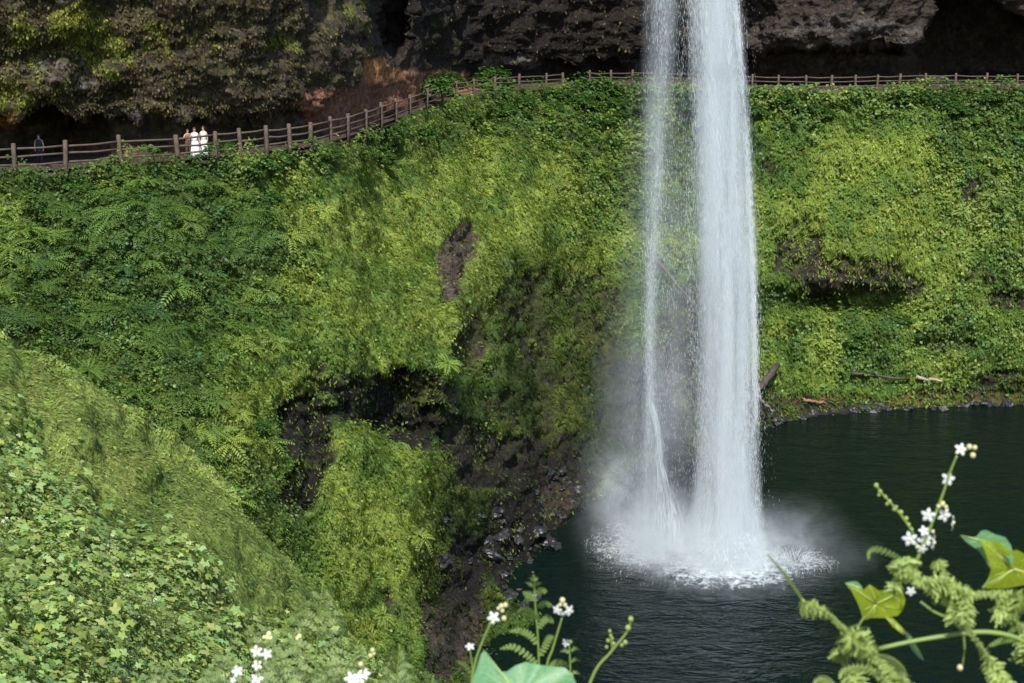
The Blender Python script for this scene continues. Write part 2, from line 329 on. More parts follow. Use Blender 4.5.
# back skirt: the slope rolls over its crest and drops away
sk = near.P[:1]+np.stack([np.zeros(len(cx3)), np.ones(len(cx3))*2.2, -np.ones(len(cx3))*4.5], -1)[None]; sk2 = sk+np.array([0, .5, -14.])
def nearcol(px, py, k=0):
    y = np.clip(.62+fbm(pix(px, py)+11, .02, 4)*.9+k, 0, 1)[..., None]
    c = np.array([.13, .225, .045])*(1-y)+np.array([.26, .345, .080])*y
    b = (blob(px, py, [(200, 600, 60, 50, .38), (130, 490, 60, 40, .25), (240, 640, 50, 40, .3), (30, 400, 40, 40, .3)])*ss(-.1, .4, fbm(pix(px, py)+60, .05, 3)))[..., None]
    return c*(1-b)+np.array([.17, .12, .05])*b
tn = nearcol(PX3, PY3)*.9
nP = np.concatenate([sk2, sk, near.P], 0); tn = np.concatenate([tn[:1], tn[:1], tn], 0); ns = Sheet(); ns.P = nP; ns.px = np.zeros(nP.shape[:2])
sl = link('slope', sheet_mesh('slope', ns, tn), None, M_SOIL); tag(sl, 'grassy slope falling away below the viewpoint', 'slope', None, 'structure')

# ------------------------------------------------------------------ leaf scatter
LQ = np.array([[0, 0, 0], [-.5, .5, .12], [0, 1, 0], [.5, .5, .12]]); LF = np.array([[0, 1, 2, 3]])
def sample(s, n, dens, x0=-120, x1=1150, y0=-60, y1=760, over=3):
    nr_, nc_ = s.px.shape
    i = rng.uniform(0, nr_-1.001, n*over); j = rng.uniform(0, nc_-1.001, n*over)
    i0 = i.astype(int); j0 = j.astype(int); fi = (i-i0)[:, None]; fj = (j-j0)[:, None]
    def g(A):
        A = A if A.ndim == 3 else A[..., None]
        return (A[i0, j0]*(1-fi)*(1-fj)+A[i0+1, j0]*fi*(1-fj)+A[i0, j0+1]*(1-fi)*fj+A[i0+1, j0+1]*fi*fj)
    px = g(s.px)[:, 0]; py = g(s.py)[:, 0]
    cell = (s.py[i0+1, j0]-s.py[i0, j0]); w = np.abs(cell)/np.abs(cell).max()
    out = ((px < 0) | (px > 1024)) & (rng.random(n*over) > .35)
    ok = (rng.random(n*over) < w*dens(px, py)) & (px > x0) & (px < x1) & (py > y0) & (py < y1) & ~out
    idx = np.nonzero(ok)[0][:n]
    return px[idx], py[idx], g(s.P)[idx], unit(g(s.N)[idx])
def frames(N, mode, K):
    up = np.array([0, 0, 1.]); 
    if mode == 'flat':
        Tn = unit(-up+N*(N@up)[:, None]); ax = unit(Tn+rng.normal(0, .45, N.shape)+N*.2); nn = unit(N+rng.normal(0, .13, N.shape))
    elif mode == 'hang':
        Tn = unit(-up+N*(N@up)[:, None]); ax = unit(Tn+rng.normal(0, .35, N.shape)+N*.35)
        nn = unit(N+rng.normal(0, .3, N.shape))
    elif mode == 'up':
        ax = unit(up+N*.6+rng.normal(0, .4, N.shape)); nn = unit(N+rng.normal(0, .6, N.shape))
    else:
        nn = unit(N*.9+up*.6+rng.normal(0, .33, N.shape)); ax = rng.normal(size=N.shape)+np.array([0, -.3, -.5])
    ax = unit(ax-nn*(ax*nn).sum(-1, keepdims=True)); return unit(np.cross(ax, nn)), ax, nn
def scatter(name, s, n, dens, mode, size, wid, colf, lift, m=M_LEAF, label=None, rnd=.35, box={}, tmpl=None, cname='plants'):
    px, py, P, N = sample(s, n, dens, **box); K = len(px)
    X, A, Z = frames(N, mode, K); S = size(px, py, P)*rng.uniform(.6, 1.35, K)
    h = lift(px, py, P); P = P+N*h[:, None]
    T, Fc = tmpl or (LQ, LF)
    T = T*np.array([wid, 1, 1]); v, f = spread(T, Fc, P, X, A, Z, S)
    c = colf(px, py)*(1+rng.normal(0, rnd, K).clip(-.65, .9))[:, None]
    c = c*np.stack([1+rng.normal(0, .12, K), np.ones(K), 1+rng.normal(0, .2, K)], 1)
    me = npmesh(name, v, f, {'tint': np.repeat(np.clip(c, .003, .8), len(T), 0)})
    o = link(name, me, None, m); tag(o, label, cname, None, 'stuff'); print(name, K); return o
pxm = lambda P: P[:, 1]/F          # metres per pixel at that point
hf = lambda s: (lambda px, py, P: np.clip(fbm(P, s, 3)+.25, 0, 1))
nearcut = lambda px, py: (py < nry(px)+14)*1.
okw = lambda px, py: (py < shy(px)-2)*nearcut(px, py)
clump = lambda px, py, s, t: .25+.75*ss(-.15, .25, fbm(pix(px, py)+t, s, 3))
scatter('hanging_moss', bowl, 430000, lambda x, y: okw(x, y)*(1-.90*rockmask(x, y))*(1-.75*broad(x, y)), 'flat', lambda x, y, P: pxm(P)*3.9, .30,
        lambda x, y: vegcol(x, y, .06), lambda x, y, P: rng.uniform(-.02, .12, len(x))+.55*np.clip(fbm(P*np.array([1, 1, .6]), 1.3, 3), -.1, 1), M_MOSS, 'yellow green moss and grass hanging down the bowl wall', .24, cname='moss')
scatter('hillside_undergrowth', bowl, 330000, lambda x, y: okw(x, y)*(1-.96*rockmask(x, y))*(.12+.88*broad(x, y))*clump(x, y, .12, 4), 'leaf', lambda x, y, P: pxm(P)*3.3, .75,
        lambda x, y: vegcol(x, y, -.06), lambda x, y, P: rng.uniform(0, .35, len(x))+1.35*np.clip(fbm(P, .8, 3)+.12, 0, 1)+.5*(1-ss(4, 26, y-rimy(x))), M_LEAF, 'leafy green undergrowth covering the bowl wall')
scatter('moss_tufts', bowl, 60000, lambda x, y: okw(x, y)*rockmask(x, y)*ss(0, .3, fbm(pix(x, y*.8)+33, .045, 5, .65)+.08+.2*blob(x, y, [(560, 340, 90, 80, 1)]))*(1-.92*blob(x, y, [(545, 540, 75, 90, 1), (400, 405, 60, 30, .7)])), 'hang', lambda x, y, P: pxm(P)*4.5, .5,
        lambda x, y: vegcol(x, y, .2)*.75, lambda x, y, P: rng.uniform(-.02, .1, len(x)), M_MOSS, 'sparse moss tufts clinging to the dark rock faces', cname='moss')
scatter('cliff_moss', cliff, 110000, lambda x, y: (y < np.interp(x, LIP[:, 0], LIP[:, 1])-2)*(.03+cmoss(x, y)*.8+.42*(x < 380)+.07*(x < 640)), 'hang', lambda x, y, P: pxm(P)*3.4, .6,
        lambda x, y: (np.array([.085, .072, .036])+cmoss(x, y)[:, None]*np.array([.09, .12, .0]))*(1+.5*fbm(pix(x, y), .04, 3))[:, None], lambda x, y, P: rng.uniform(-.05, .12, len(x)), M_MOSS, 'olive and brown moss hanging on the overhanging cliff', .55, box=dict(y0=-40), cname='moss')
scatter('slope_grass', near, 290000, lambda x, y: (y > nry(x)-2)*1., 'flat', lambda x, y, P: pxm(P)*(3.6+1.5*ss(0, .4, fbm(P, 1.4, 2))), .42, lambda x, y: nearcol(x, y), lambda x, y, P: rng.uniform(-.02, .05, len(x))+.1*np.clip(fbm(P, 1.5, 2), 0, 1), M_LEAF, 'fine yellow green grass on the near slope', .35, cname='grass', box=dict(x1=520, y1=720))
scatter('slope_undergrowth', near, 80000, lambda x, y: clump(x, y, .06, 14)*ss(-.2, .25, fbm(pix(x, y)+44, .03, 3)), 'leaf', lambda x, y, P: pxm(P)*4.6, .75, lambda x, y: nearcol(x, y, -.3)*.8, lambda x, y, P: rng.uniform(0, .1, len(x))+.25*np.clip(fbm(P, 1.2, 2)+.1, 0, 1), M_LEAF, 'small leafed plants scattered on the near slope', box=dict(x1=520, y1=720))
# lobed pale leaves close to the viewpoint
def lobed(nl=5, depth=.42, n=30, curl=.15):
    a = np.linspace(-math.pi*.88, math.pi*.88, n); r = (1-depth*(.5-.5*np.cos(a*nl*1.02)))*(.62+.38*np.cos(a*.5)**2)
    r *= 1+.05*np.sin(a*23)
    p = np.stack([np.sin(a)*r*.6, .42+np.cos(a)*r*.6, 0*a], -1); p[:, 2] = -curl*((p[:, 0]*1.6)**2+(p[:, 1]-.45)**2)+.03*np.sin(a*nl)
    T = np.concatenate([[[0, .40, .0]], p, [[0, .12, 0]]]); m = len(T)
    Fc = np.array([[0, k, k+1] for k in range(1, m-1)]+[[0, m-1, 1]]); return T, Fc
BL = np.array([[-300, 380], [0, 442], [60, 505], [130, 560], [180, 585], [240, 640], [300, 668], [360, 690], [520, 760.]])
bl = lambda x: np.interp(x, BL[:, 0], BL[:, 1])
def palecol(x, y):
    t = rng.random(len(x))[:, None]; return np.array([.18, .28, .07])*(1-t)+np.array([.33, .44, .14])*t
scatter('slope_broadleaf_plants', near, 15000, lambda x, y: ss(-45, 22, y-bl(x)+12*fbm(pix(x, y), .04, 3))*(.35+.65*ss(-.2, .15, fbm(pix(x, y)+71, .03, 3)))*(1-.8*blob(x, y, [(130, 655, 26, 30, 1)])), 'leaf',
        lambda x, y, P: .03+pxm(P)*8.5, .95, palecol, lambda x, y, P: rng.uniform(.0, .28, len(x))+.35*np.clip(fbm(P, 1.2, 3), 0, 1), M_LEAF, 'pale lobed leaves massed on the slope nearest the viewpoint', .18, tmpl=lobed(), box=dict(x1=560, y1=800, over=24))
scatter('slope_leaf_litter', near, 70000, lambda x, y: ss(-25, 16, y-bl(x)), 'leaf', lambda x, y, P: .012+pxm(P)*4, .6, lambda x, y: palecol(x, y)*.8, lambda x, y, P: rng.uniform(.0, .2, len(x))+.3*np.clip(fbm(P, 1.2, 3), 0, 1), M_LEAF, 'small pale leaves filling between the lobed ones near the viewpoint', .35, box=dict(x1=560, y1=800, over=12))
# ------------------------------------------------------------------ ferns
def fern_template(seed, nf=9, npn=9, L=1.):
    r = np.random.default_rng(seed); vs = []; fs = []
    for k in range(nf):
        az = k/nf*6.283+r.normal(0, .25); ln = L*r.uniform(.75, 1.1); el = r.uniform(.5, 1.0); droop = r.uniform(.7, 1.2)
        d = np.array([math.cos(az), math.sin(az), 0]); sd = np.array([-d[1], d[0], 0])
        pos = lambda t: d*ln*t*math.cos(el*.6)+np.array([0, 0, 1])*ln*(math.sin(el)*t-droop*.75*t*t)
        for q in range(npn):
            t = .12+.86*q/npn; p = pos(t); tg = unit(pos(t+.04)-pos(t)); w = .20*math.sin(math.pi*min(1, .12+t*.86))**.8*ln
            for s in (-1, 1):
                a = unit(sd*s+tg*.45); n_ = len(vs)*1; vs += [p, p+a*w*.5-tg*.030*ln, p+a*w+np.array([0, 0, -.03]), p+a*w*.5+tg*.034*ln]
                fs.append([n_, n_+1, n_+2, n_+3])
    return np.array(vs), np.array(fs)
FT = [fern_template(s) for s in range(4)]
FERN = [(170, 250, 130, 70, 1), (60, 250, 70, 60, .9), (120, 350, 60, 50, .9), (190, 430, 50, 40, .9, 35), (250, 330, 40, 40, .5), (560, 150, 80, 60, .4), (990, 170, 50, 60, .4), (30, 320, 50, 40, .8)]
vv, ff, cc = [], [], []; off = 0
for k in range(4):
    px, py, P, N = sample(bowl, 650, lambda x, y: okw(x, y)*(1-rockmask(x, y))*np.clip(blob(x, y, FERN)+.03, 0, 1)*ss(-.25, .05, fbm(pix(x, y)+90, .06, 2)))
    K = len(px); Zn = unit(N*.9+np.array([0, 0, .9])); A = unit(rng.normal(size=N.shape)); A = unit(A-Zn*(A*Zn).sum(-1, keepdims=True)); X = np.cross(A, Zn)
    v, f = spread(FT[k][0], FT[k][1], P+N*.3, X, A, Zn, rng.uniform(.7, 1.45, K))
    c = vegcol(px, py, .12)*rng.uniform(.8, 1.6, (K, 1)); vv.append(v); ff.append(f+off); cc.append(np.repeat(c, len(FT[k][0]), 0)); off += len(v); print('fern', K)
o = link('fern_undergrowth', npmesh('fern_undergrowth', np.concatenate(vv), np.concatenate(ff), {'tint': np.concatenate(cc)}), None, M_LEAF)
tag(o, 'thick bed of sword ferns on the hillside below the fence', 'ferns', None, 'stuff')
#PART2
# ------------------------------------------------------------------ ground lookup on the bowl
def ground(px, py, s=bowl):
    j = int(np.clip(np.searchsorted(s.px[0], px), 0, s.px.shape[1]-1)); i = int(np.clip(np.searchsorted(s.py[:, j], py), 0, s.px.shape[0]-1))
    return Vector(s.P[i, j].tolist()), Vector(s.N[i, j].tolist())
# generic tube mesh
def tube(bm, pts, rad, seg=8, cap=True):
    pts = [Vector(p) for p in pts]; rings = []
    ref = Vector((.13, .31, .94))
    for i, p in enumerate(pts):
        t = (pts[min(i+1, len(pts)-1)]-pts[max(i-1, 0)]).normalized(); a = t.cross(ref)
        if a.length < .1: a = t.cross(Vector((1, 0, 0)))
        a.normalize(); b = t.cross(a); r = rad[i] if hasattr(rad, '__len__') else rad
        rings.append([bm.verts.new(p+(a*math.cos(k/seg*6.2832)+b*math.sin(k/seg*6.2832))*r) for k in range(seg)])
    for u, v in zip(rings[:-1], rings[1:]):
        for k in range(seg): bm.faces.new((u[k], u[(k+1) % seg], v[(k+1) % seg], v[k]))
    if cap: bm.faces.new(rings[0][::-1]); bm.faces.new(rings[-1])
def bmobj(name, bm, m, parent=None, smooth=True, sub=0):
    me = bpy.data.meshes.new(name); bm.normal_update(); bmesh.ops.recalc_face_normals(bm, faces=bm.faces); bm.to_mesh(me); bm.free(); me.materials.append(m)
    if smooth: me.polygons.foreach_set('use_smooth', [True]*len(me.polygons))
    o = bpy.data.objects.new(name, me); C.objects.link(o); o.parent = parent
    if sub: md = o.modifiers.new('s', 'SUBSURF'); md.levels = md.render_levels = sub
    return o
def spline(pts, n=24):
    P = [Vector(p) for p in pts]
    if len(P) < 3: return [P[0].lerp(P[1], i/n) for i in range(n+1)]
    P = [P[0]*2-P[1]]+P+[P[-1]*2-P[-2]]; out = []; m = len(P)-3
    for i in range(n+1):
        u = i/n*m; k = min(int(u), m-1); t = u-k; a, b, c, d = P[k:k+4]
        out.append(.5*((2*b)+(c-a)*t+(2*a-5*b+4*c-d)*t*t+(3*b-a-3*c+d)*t**3))
    return out
# ------------------------------------------------------------------ fence
M_WOOD = plain('weathered_wood', (.10, .075, .060), .85, .45, 6, .2, .02)
M_WOOD2 = plain('dark_wet_log', (.06, .05, .042), .7, .5, 5, .3, .05); M_DRIFT = plain('pale_driftwood', (.30, .26, .22), .8, .3, 4, .2, .03)
def fence(name, xs_, label):
    pts = [V(x, rimy(x), rimd(x)) for x in xs_]; root = empty(name, pts[0]); tag(root, label, 'fence')
    for p in pts:
        bm = bmesh.new(); h = random.uniform(1.28, 1.42); tilt = Vector((random.uniform(-.06, .06), random.uniform(-.05, .05), 0))
        q = p-pts[0]; r = random.uniform(.10, .125)
        tube(bm, [q+Vector((0, 0, -.5)), q+Vector((0, 0, .3)), q+tilt*.6+Vector((0, 0, .8)), q+tilt+Vector((0, 0, h-.03)), q+tilt+Vector((0, 0, h))], [r, r*1.02, r, r*.98, r*.7], 9)
        bmobj('post', bm, M_WOOD, root)
    for a, b in zip(pts[:-1], pts[1:]):
        for hz in (.34, .72, 1.1):
            bm = bmesh.new(); j = [random.uniform(-.04, .04) for _ in range(3)]; q, w_ = a-pts[0], b-pts[0]; side = Vector((0, .1, 0))
            tube(bm, [q+side+Vector((0, 0, hz+j[0])), (q+w_)/2+side+Vector((0, 0, hz+j[1]-.03)), w_+side+Vector((0, 0, hz+j[2]))], [.058, .05, .055], 7); bmobj('rail', bm, M_WOOD, root)
fence('rail_fence', [-160, -100, -42, 15, 66, 121, 178, 216, 241, 267, 290, 311, 331, 348, 366, 381.5, 396, 410, 427, 442.5, 456.5, 474, 495, 519, 546, 563], 'brown wooden post and rail fence curving along the trail left of the waterfall')
fence('rail_fence', [590, 611, 632, 655, 680, 705, 730, 752, 778, 806, 831, 855, 877, 899, 925, 955, 986, 1017, 1050, 1090, 1140], 'small distant rail fence running behind the waterfall to the dark cavern')
# ------------------------------------------------------------------ bushes
def bush_mesh(seed, n=1500):
    r = np.random.default_rng(seed); d = unit(r.normal(size=(n, 3))); d[:, 2] = np.abs(d[:, 2])*1.05-.12
    rad = (.62+.38*fbm(d*1.7+seed*5, 1.3, 3)*1.6+.15)*r.uniform(.55, 1.0, n)**.4
    P = d*rad[:, None]; nn = unit(d*.7+np.array([0, 0, .8])+r.normal(0, .45, d.shape)); ax = r.normal(size=d.shape)+np.array([0, 0, -.6]); ax = unit(ax-nn*(ax*nn).sum(-1, keepdims=True))
    v, f = spread(LQ*np.array([.75, 1, 1]), LF, P, np.cross(ax, nn), ax, nn, r.uniform(.10, .2, n))
    t = r.random((n, 1)); c = (np.array([.028, .085, .018])*(1-t)+np.array([.085, .17, .03])*t)*r.uniform(.6, 1.3, (n, 1))
    me = npmesh('bush', v, f, {'tint': np.repeat(c, 4, 0)}); me.materials.append(M_LEAF); return me
BM = [bush_mesh(s) for s in (11, 12, 13, 14)]
def stem_mesh():
    bm = bmesh.new()
    for k in range(5):
        a = k*1.3; tube(bm, [(0, 0, -.3), (math.cos(a)*.12, math.sin(a)*.12, .2), (math.cos(a)*.38, math.sin(a)*.38, .55)], [.03, .022, .008], 5)
    me = bpy.data.meshes.new('stem'); bm.to_mesh(me); bm.free(); me.materials.append(M_WOOD2); return me
SM = stem_mesh()
def bush(P, r, label, group=None, sq=.85):
    o = bpy.data.objects.new('bush', random.choice(BM)); C.objects.link(o); o.location = P; o.scale = (r, r, r*sq); o.rotation_euler = (0, 0, random.uniform(0, 6.28)); tag(o, label, 'bush', group)
    s = bpy.data.objects.new('stem', SM); C.objects.link(s); s.parent = o
def mpp(d): return d/F
for x, y, dd, rp, lb in [(428, 88, 4.5, 20, 'round green bush behind the fence beside the red dirt bank'), (449, 84, 5, 16, 'green bush behind the fence, just right of the round one by the dirt bank'), (492, 84, 4.5, 21, 'wide low green bush behind the fence against the dark cliff foot'), (227, 147, 2.8, 10, 'small bright bush behind the fence right of the two people in white')]:
    d = rimd(x)+dd; bush(V(x, y+3, d), rp*1.3*mpp(d), lb)
bush(V(393, 135, rimd(393)-.8), 15*mpp(88), 'bushy green clump in front of the fence where it climbs past the dirt bank')
bush(V(584, 92, rimd(584)-.5), 19*mpp(132), 'tall bush hiding the fence left of the waterfall'); bush(V(606, 92, rimd(606)-.8), 17*mpp(132), 'leafy bush hiding the fence, the closest one to the thin water veil')
for k in range(64):
    x = random.uniform(-80, 1080); off = abs(random.gauss(0, 1))*16+8
    if x < 130: off += 6
    P, N = ground(x, rimy(x)+off); bush(P+N*.3-Vector((0, 0, .1)), random.uniform(9, 17)*mpp(rimd(x))*random.uniform(.8, 1.1), 'low leafy bush on the bank edge just below the rail fence', 'bushes along the top of the bank', .7)
for k in range(46):
    x, y = random.choice([(random.gauss(150, 80), random.gauss(250, 45)), (random.gauss(560, 60), random.gauss(135, 25)), (random.gauss(990, 40), random.gauss(160, 35)), (random.gauss(880, 80), random.gauss(330, 14)), (random.gauss(170, 60), random.gauss(420, 40))])
    if y < rimy(x)+20 or y > nry(x)-8 or y > shy(x)-20 or rockmask(np.array([x]), np.array([y]))[0] > .3: continue
    P, N = ground(x, y); bush(P-Vector((0, 0, .2)), random.uniform(9, 15)*mpp(P.y), 'dark leafy bush growing out of the mossy bowl wall', 'bushes on the bowl wall', .6)
# ------------------------------------------------------------------ rocks and logs
M_STONE = plain('wet_dark_stone', (.022, .022, .024), .35, .5, 3, .6, .1); M_STONE2 = plain('grey_shore_stone', (.10, .10, .10), .6, .5, 3, .4, .05)
def rock_mesh(seed, m):
    bm = bmesh.new(); bmesh.ops.create_icosphere(bm, subdivisions=3, radius=1)
    co_ = np.array([v.co[:] for v in bm.verts]); n = fbm(co_*1.0+seed*9, 1.1, 4, .6); pl = np.round(fbm(co_+seed, .9, 2)*5)/5
    for v, k, q in zip(bm.verts, n, pl): v.co *= 1+k*.6+q*.3; v.co.z *= .65
    me = bpy.data.meshes.new('rock'); bm.to_mesh(me); bm.free(); me.materials.append(m); return me
RA = [rock_mesh(s, M_STONE) for s in range(4)]; RB = [rock_mesh(s+9, M_STONE2) for s in range(4)]
def rock(P, r, ms, label, group=None):
    o = bpy.data.objects.new('rock', random.choice(ms)); C.objects.link(o); o.location = P; o.rotation_euler = (random.uniform(-.4, .4), random.uniform(-.4, .4), random.uniform(0, 6)); o.scale = (r*random.uniform(.8, 1.3), r, r*random.uniform(.7, 1.1)); tag(o, label, 'rock', group)
for k in range(110):
    x = random.uniform(772, 1060); y = shy(x)+random.gauss(-1, 2.2); P = V(x, y, poolY(y)); P.z = random.uniform(-.05, .15)
    rock(P, random.choice([.12, .18, .25, .4])*random.uniform(.8, 1.4), RB if random.random() < .1 else RA, 'small stone at the waterline of the far shore', 'stones along the far shore')
for k in range(120):
    x = random.gauss(545, 34); y = random.gauss(560, 45)
    if y > shy(x)+14 or y > 690: continue
    P, N = ground(x, y); rock(P, random.uniform(.12, .45)*random.choice([1, 1, 1.6]), RA, 'wet black boulder at the foot of the rock wall left of the falls', 'boulders left of the falls')
for x, y, r, lb in [(608, 532, 1.1, 'large black rock in the foam at the left edge of the falls'), (624, 540, .8, 'black rock half under the splash, just right of the large one')]:
    P = V(x, y, poolY(y)); P.z = .1; rock(P, r, RA, lb)
def log(p, q, r, m, label, r2=None):
    bm = bmesh.new(); p, q = Vector(p), Vector(q); o = p.copy(); n = 9; pts = []
    for i in range(n): t = i/(n-1); pts.append((q-p)*t+Vector([random.gauss(0, r*.35) for _ in range(3)]))
    tube(bm, pts, [r+(((r2 or r*.6)-r)*i/(n-1)) for i in range(n)], 9); e = bmobj('log', bm, m); e.location = o; tag(e, label, 'log')
def gp(x, y, lift=.15): P, N = ground(x, y); return P+N*lift
log(gp(652, 256, .8), gp(692, 314, .8), .16, M_WOOD2, 'thin fallen trunk leaning on the wall behind the water veil')
log(V(757, 396, 107), V(773, 412, 109.5), .16, M_DRIFT, 'short pale log slanting down to the water right of the falls')
log(V(750, 398, 108.5), V(776, 368, 112), .34, M_WOOD2, 'thick dark log slanting up the bank right of the falls', .26)
log(gp(850, 374, .5), gp(905, 378, .5), .14, M_WOOD2, 'long dark driftwood pole lying along the far bank'); log(gp(915, 376, .5), gp(938, 380, .5), .16, M_DRIFT, 'short bleached driftwood piece at the right end of the long pole')
log(gp(800, 404, .3), gp(822, 405, .3), .14, plain('red_brown_wood', (.22, .12, .08)), 'small reddish driftwood stick at the waterline')
# ------------------------------------------------------------------ people
M_STEM = plain('green_stem', (.16, .24, .05), .5, .2, 40)
M_SKIN = plain('skin', (.48, .27, .19), .5, .05); M_WHITE = plain('white_cloth', (.74, .77, .80), .8, .04, 3); M_PALE = plain('pale_blue_cloth', (.60, .70, .74), .8, .05, 3)
M_HAIR = plain('dark_hair', (.03, .02, .015), .5, .2); M_TAN = plain('peach_cloth', (.20, .12, .08), .8, .1); M_NAVY = plain('navy_cloth', (.012, .014, .035), .8, .1); M_TEAL = plain('teal_cloth', (.006, .04, .045), .8, .1); M_BROWN = plain('brown_trousers', (.07, .045, .03), .8, .1)
def skinned(name, nodes, edges, m, parent):
    me = bpy.data.meshes.new(name); me.from_pydata([n[0] for n in nodes], edges, []); o = bpy.data.objects.new(name, me); C.objects.link(o)
    md = o.modifiers.new('skin', 'SKIN'); sv = me.skin_vertices[0].data
    for i, n in enumerate(nodes): sv[i].radius = (n[1], n[1]*n[2] if len(n) > 2 else n[1])
    sv[0].use_root = True; md.use_smooth_shade = True; o.modifiers.new('sub', 'SUBSURF').levels = 1
    bpy.context.view_layer.update(); dg = bpy.context.evaluated_depsgraph_get(); m2 = bpy.data.meshes.new_from_object(o.evaluated_get(dg)); o.modifiers.clear(); o.data = m2; m2.materials.clear(); m2.materials.append(m); o.parent = parent; return o
def loft(bm, secs, seg=14):
    rings = [[bm.verts.new((cx_+rx*math.cos(k/seg*6.2832), cy_+ry*math.sin(k/seg*6.2832), z)) for k in range(seg)] for (cx_, cy_, z, rx, ry) in secs]
    for u, v in zip(rings[:-1], rings[1:]):
        for k in range(seg): bm.faces.new((u[k], u[(k+1) % seg], v[(k+1) % seg], v[k]))
    bm.faces.new(rings[0][::-1]); bm.faces.new(rings[-1])
def person(loc, h, top, skirt, label, rz=0, dress=True, armL=None, armR=None, long_hair=True, mtop=None):
    s = h/1.68; root = empty('person', loc, rz); root.scale = (s, s, s); tag(root, label, 'person')
    aL = armL or [(-.22, 0, 1.16), (-.24, -.04, .95), (-.2, -.12, .78)]; aR = armR or [(.22, 0, 1.16), (.24, -.04, .95), (.2, -.12, .78)]
    nodes = [((0, 0, .92), .12, .8), ((0, 0, 1.1), .10, .8), ((0, 0, 1.28), .125, .75), ((0, 0, 1.40), .09, .8), ((0, 0, 1.47), .048), ((0, -.01, 1.54), .07), ((0, -.015, 1.61), .078), ((0, 0, 1.655), .05),
             ((-.16, 0, 1.37), .055), (aL[0], .042), (aL[1], .034), (aL[2], .03), ((.16, 0, 1.37), .055), (aR[0], .042), (aR[1], .034), (aR[2], .03),
             ((-.09, 0, .84), .085), ((-.10, -.01, .48), .056), ((-.10, .01, .08), .038), ((-.10, -.12, .03), .03), ((.09, 0, .84), .085), ((.10, -.01, .48), .056), ((.10, .01, .08), .038), ((.10, -.12, .03), .03)]
    edges = [(0, 1), (1, 2), (2, 3), (3, 4), (4, 5), (5, 6), (6, 7), (3, 8), (8, 9), (9, 10), (10, 11), (3, 12), (12, 13), (13, 14), (14, 15), (0, 16), (16, 17), (17, 18), (18, 19), (0, 20), (20, 21), (21, 22), (22, 23)]
    skinned('body', nodes, edges, M_SKIN, root)
    bm = bmesh.new(); loft(bm, [(0, 0, .98, .16, .125), (0, 0, 1.10, .135, .11), (0, 0, 1.28, .17, .125), (0, 0, 1.38, .19, .10), (0, 0, 1.44, .08, .07)]); bmobj('top', bm, mtop or top, root)
    if dress:
        bm = bmesh.new(); loft(bm, [(0, 0, 1.02, .145, .115), (0, 0, .9, .185, .15), (0, -.01, .6, .23, .19), (.01, 0, .3, .27, .22), (0, .01, .1, .30, .25)], 20)
        for v in bm.verts:
            if v.co.z < .7: a = math.atan2(v.co.y, v.co.x); v.co.x *= 1+.07*math.sin(a*7); v.co.y *= 1+.07*math.sin(a*7)
        bmobj('skirt', bm, skirt, root)
    else:
        bm = bmesh.new()
        for sx in (-1, 1): loft(bm, [(sx*.05, 0, 1.0, .11, .13), (sx*.09, 0, .84, .11, .12), (sx*.10, -.01, .48, .08, .085), (sx*.10, .01, .10, .06, .07)])
        bmobj('trousers', bm, skirt, root)
    bm = bmesh.new(); z0 = 1.32 if long_hair else 1.55; loft(bm, [(0, .055, z0, .07, .04), (0, .045, 1.5, .095, .07), (0, .03, 1.60, .10, .095), (0, .015, 1.69, .085, .09), (0, .01, 1.72, .03, .03)]); bmobj('hair', bm, M_HAIR, root)
    for nm, ps, r, m in (('eye', [(-.03, -.088, 1.60), (.03, -.088, 1.60)], .011, M_HAIR), ('nose', [(0, -.095, 1.575)], .013, M_SKIN), ('mouth', [(0, -.086, 1.54)], .014, M_TAN)):
        for p in ps:
            bm = bmesh.new(); bmesh.ops.create_icosphere(bm, subdivisions=1, radius=r); bmesh.ops.scale(bm, vec=(1.3, .7, .7 if nm != 'nose' else 1.4), verts=bm.verts); bmesh.ops.translate(bm, vec=p, verts=bm.verts); bmobj(nm, bm, m, root)
def onpath(x, back): p = V(x, rimy(x), rimd(x)); p.y += back; p.z -= .11; p.x *= (p.y/(p.y-back)); return p
person(onpath(195.8, 1.0), 1.58, M_WHITE, M_WHITE, 'person in a long white dress behind the fence, left of the pair in white', .15, armL=[(-.24, -.02, 1.18), (-.30, -.10, 1.02), (-.26, -.22, 1.12)])
person(onpath(204.6, 1.1), 1.6, M_WHITE, M_PALE, 'person in white top and pale blue skirt, right one of the pair in white', -.25)
person(onpath(189.0, 2.2), 1.42, M_TAN, M_BROWN, 'bare armed person in a peach top half behind the one in the long dress', .5, False, armL=[(-.26, -.04, 1.2), (-.34, -.12, 1.08), (-.30, -.2, 1.22)])
person(onpath(41, 3.0), 1.5, M_NAVY, M_NAVY, 'person in dark navy with a teal shirt hem standing in the shade under the cliff', .2, False, long_hair=False, mtop=M_TEAL)
